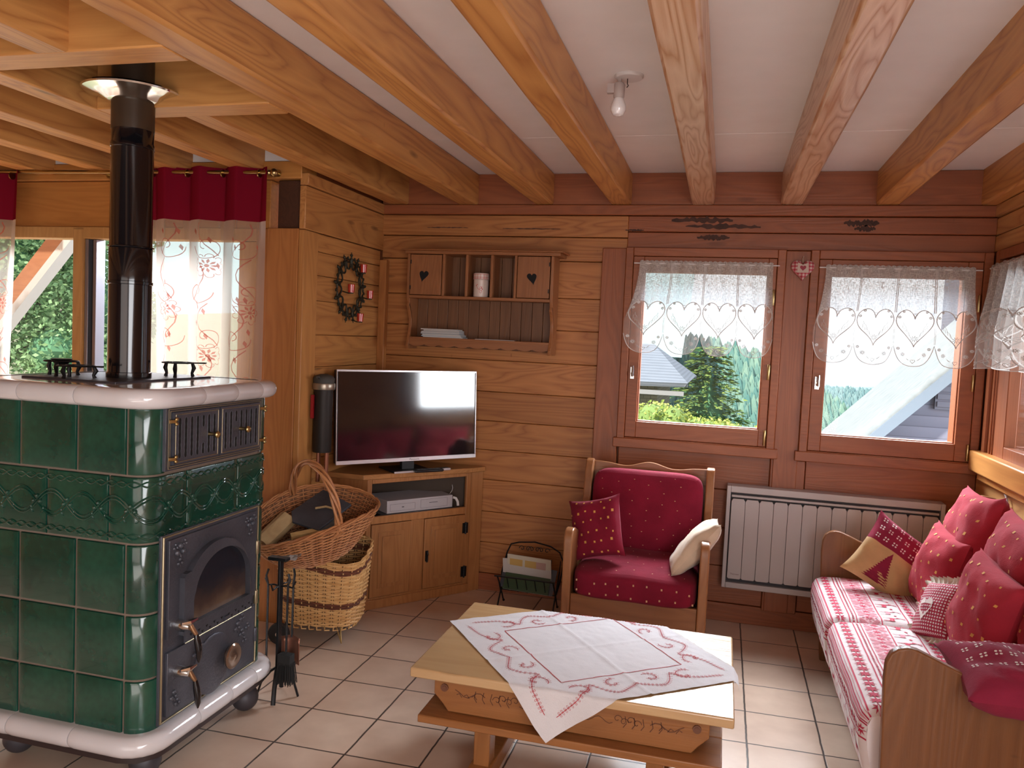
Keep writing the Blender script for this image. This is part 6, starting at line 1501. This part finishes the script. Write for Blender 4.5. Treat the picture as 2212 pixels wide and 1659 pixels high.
def lace_curtain(label, base, du, W_, nsc, flare_l, flare_r, seed, amp=.008, waves=9):
    """base: top left corner; du: unit vector along the rod; curtain hangs down"""
    base = Vector(base); du = Vector(du); nn = Vector((du.y, -du.x, 0))
    r_ = thing('lace_curtain', label, 'curtain', (0, 0, 0), group='short lace curtains')
    DH = .46
    def hem(u): f = (u*nsc) % 1.0; s = sin(pi*f); return (.50 + .045*s**.8) - (.075*(abs(2*f-1))**6) 
    def pos(u, z, lift=0):    # z metres below the rod
        k = min(1, z/.35); fl = u*W_ + (-flare_l*(1-u)**3 + flare_r*u**3)*k*k
        p = base + du*fl; off = amp*(.5+k)*sin(2*pi*waves*u+seed) * (1 if z > .01 else .5) + .02*k*((1-u)**6*(1 if flare_l else 0))
        p = p + nn*(off+lift+.003); return (p.x, p.y, base.z - z + .006*abs(sin(pi*u*waves*3))*(1 if z < .004 else 0))
    hz = lambda f: .245 + (0 if False else 0)
    def inheart(u, z):
        f = (u*nsc) % 1.0; x = (f-.5)*2/.96; y = (.335-z)/.115
        # heart test with sampled outline
        if z < .215: return False
        yy = (.345-z); top = .10*sqrt(max(0, 1-(abs(x)-.5)**2*4)) + .0; return yy < top*.95+.02 or z > .33
    m = MB(); NU, NV = nsc*36, 64
    def gp_(a, b): return pos(a, b*hem(a))
    m.grid(gp_, NU, NV, 0, mfn=lambda a, b: 1 if inheart(a, b*hem(a)) else 0)
    m.build('voile', LM[:2], r_, fixn=False, ang=80)
    m = MB(); F = lambda u, z: pos(u, z, .0018); w1 = .0032/W_ ; cw = W_/nsc
    FS = lambda x, z: pos(x/W_, z, .0018)
    for k in range(nsc):
        c = (k+.5)*cw; a = cw*.485
        def HP(t_, s=1.0):
            x, y = heart(64)[int(t_)]; return (c + x*a*1.03*s, .318 - y*.118*s)
        hp = [HP(q) for q in range(64)]; m.strip(FS, hp, .0045, 0, closed=True)
        if k: 
            for q in (-.0035, .0035): m.strip(FS, [(k*cw+q, .01+.24*j/12) for j in range(13)], .0034, 0)
        for q in (-.002, .002): m.strip(FS, [(min(W_-.004, max(.004, (k+1)*cw+q)), .33+.09*j/4) for j in range(5)], .0015, 0)
        m.strip(FS, [(c+hx*.010, .262-hy*.012) for hx, hy in heart(16)], .0022, 0, closed=True); m.strip(FS, [(c+hx*.010, .515-hy*.012) for hx, hy in heart(16)], .0022, 0, closed=True)
        def flw(x, z, s):
            for q in range(9):
                an = 2*pi*q/9; m.strip(FS, [(x+s*.35*cos(an), z+s*.35*sin(an)), (x+s*cos(an), z+s*sin(an))], .0030, 0)
            m.strip(FS, [(x+s*.3*cos(an), z+s*.3*sin(an)) for an in [j*pi/3 for j in range(6)]], .0015, 0, closed=True)
        flw(c, .392, .017)
        for f in (1, -1):
            flw(c+f*a*.62, .245, .008); flw(c+f*a*.82, .275, .009); flw(c+f*a*.55, .478, .012); flw(c+f*a*.80, .446, .009)
            m.decal(FS, [(c+f*a*.85, .305), (c+f*a*.72, .335), (c+f*a*.68, .345), (c+f*a*.74, .33)], 0); m.decal(FS, [(c+f*a*.40, .492), (c+f*a*.20, .508), (c+f*a*.16, .512), (c+f*a*.28, .506)], 0)
            m.strip(FS, [(c+f*a*(.15+.06*q), .385-.02*q*.5+.006*sin(q*2)) for q in range(9)], .0018, 0)
            for q in range(4): m.strip(FS, [(c+f*a*(.25+.12*q), .378-.012*q), (c+f*a*(.30+.12*q), .36-.014*q)], .0016, 0)
    n = nsc*30; m.strip(F, [(.001+.998*k/n, hem(.001+.998*k/n)-.002) for k in range(n+1)], .004/1, 0) if False else None
    for z in (.012, .020): m.strip(FS, [(W_*k/60, z) for k in range(61)], .0015, 0)
    hemp = [(W_*(.002+.996*k/n), hem(.002+.996*k/n)-.003) for k in range(n+1)]; m.strip(FS, hemp, .0035, 0)
    m.build('embroidery', LM[2], r_, fixn=False, ang=80)
    m = MB(); e0 = base - du*.035 - Vector((0, 0, .012)); e1 = base + du*(W_+.035) - Vector((0, 0, .012)); m.tube([e0, e1], .0035, 8); m.build('tension_rod', plastic_w, r_)
    return r_
lace_curtain('short white lace curtain with hearts hanging over the left back window', (-.512, 4.775, 2.122), (1, 0, 0), .755, 4, .075, .02, 1)
lace_curtain('short white lace curtain with hearts hanging over the right back window', (.525, 4.775, 2.118), (1, 0, 0), .752, 4, .05, .035, 2)
lace_curtain('gathered white lace curtain hanging over the right wall window', (1.335, 4.70, 2.125), (0, -1, 0), 1.30, 7, .04, 0, 3, amp=.034, waves=11)
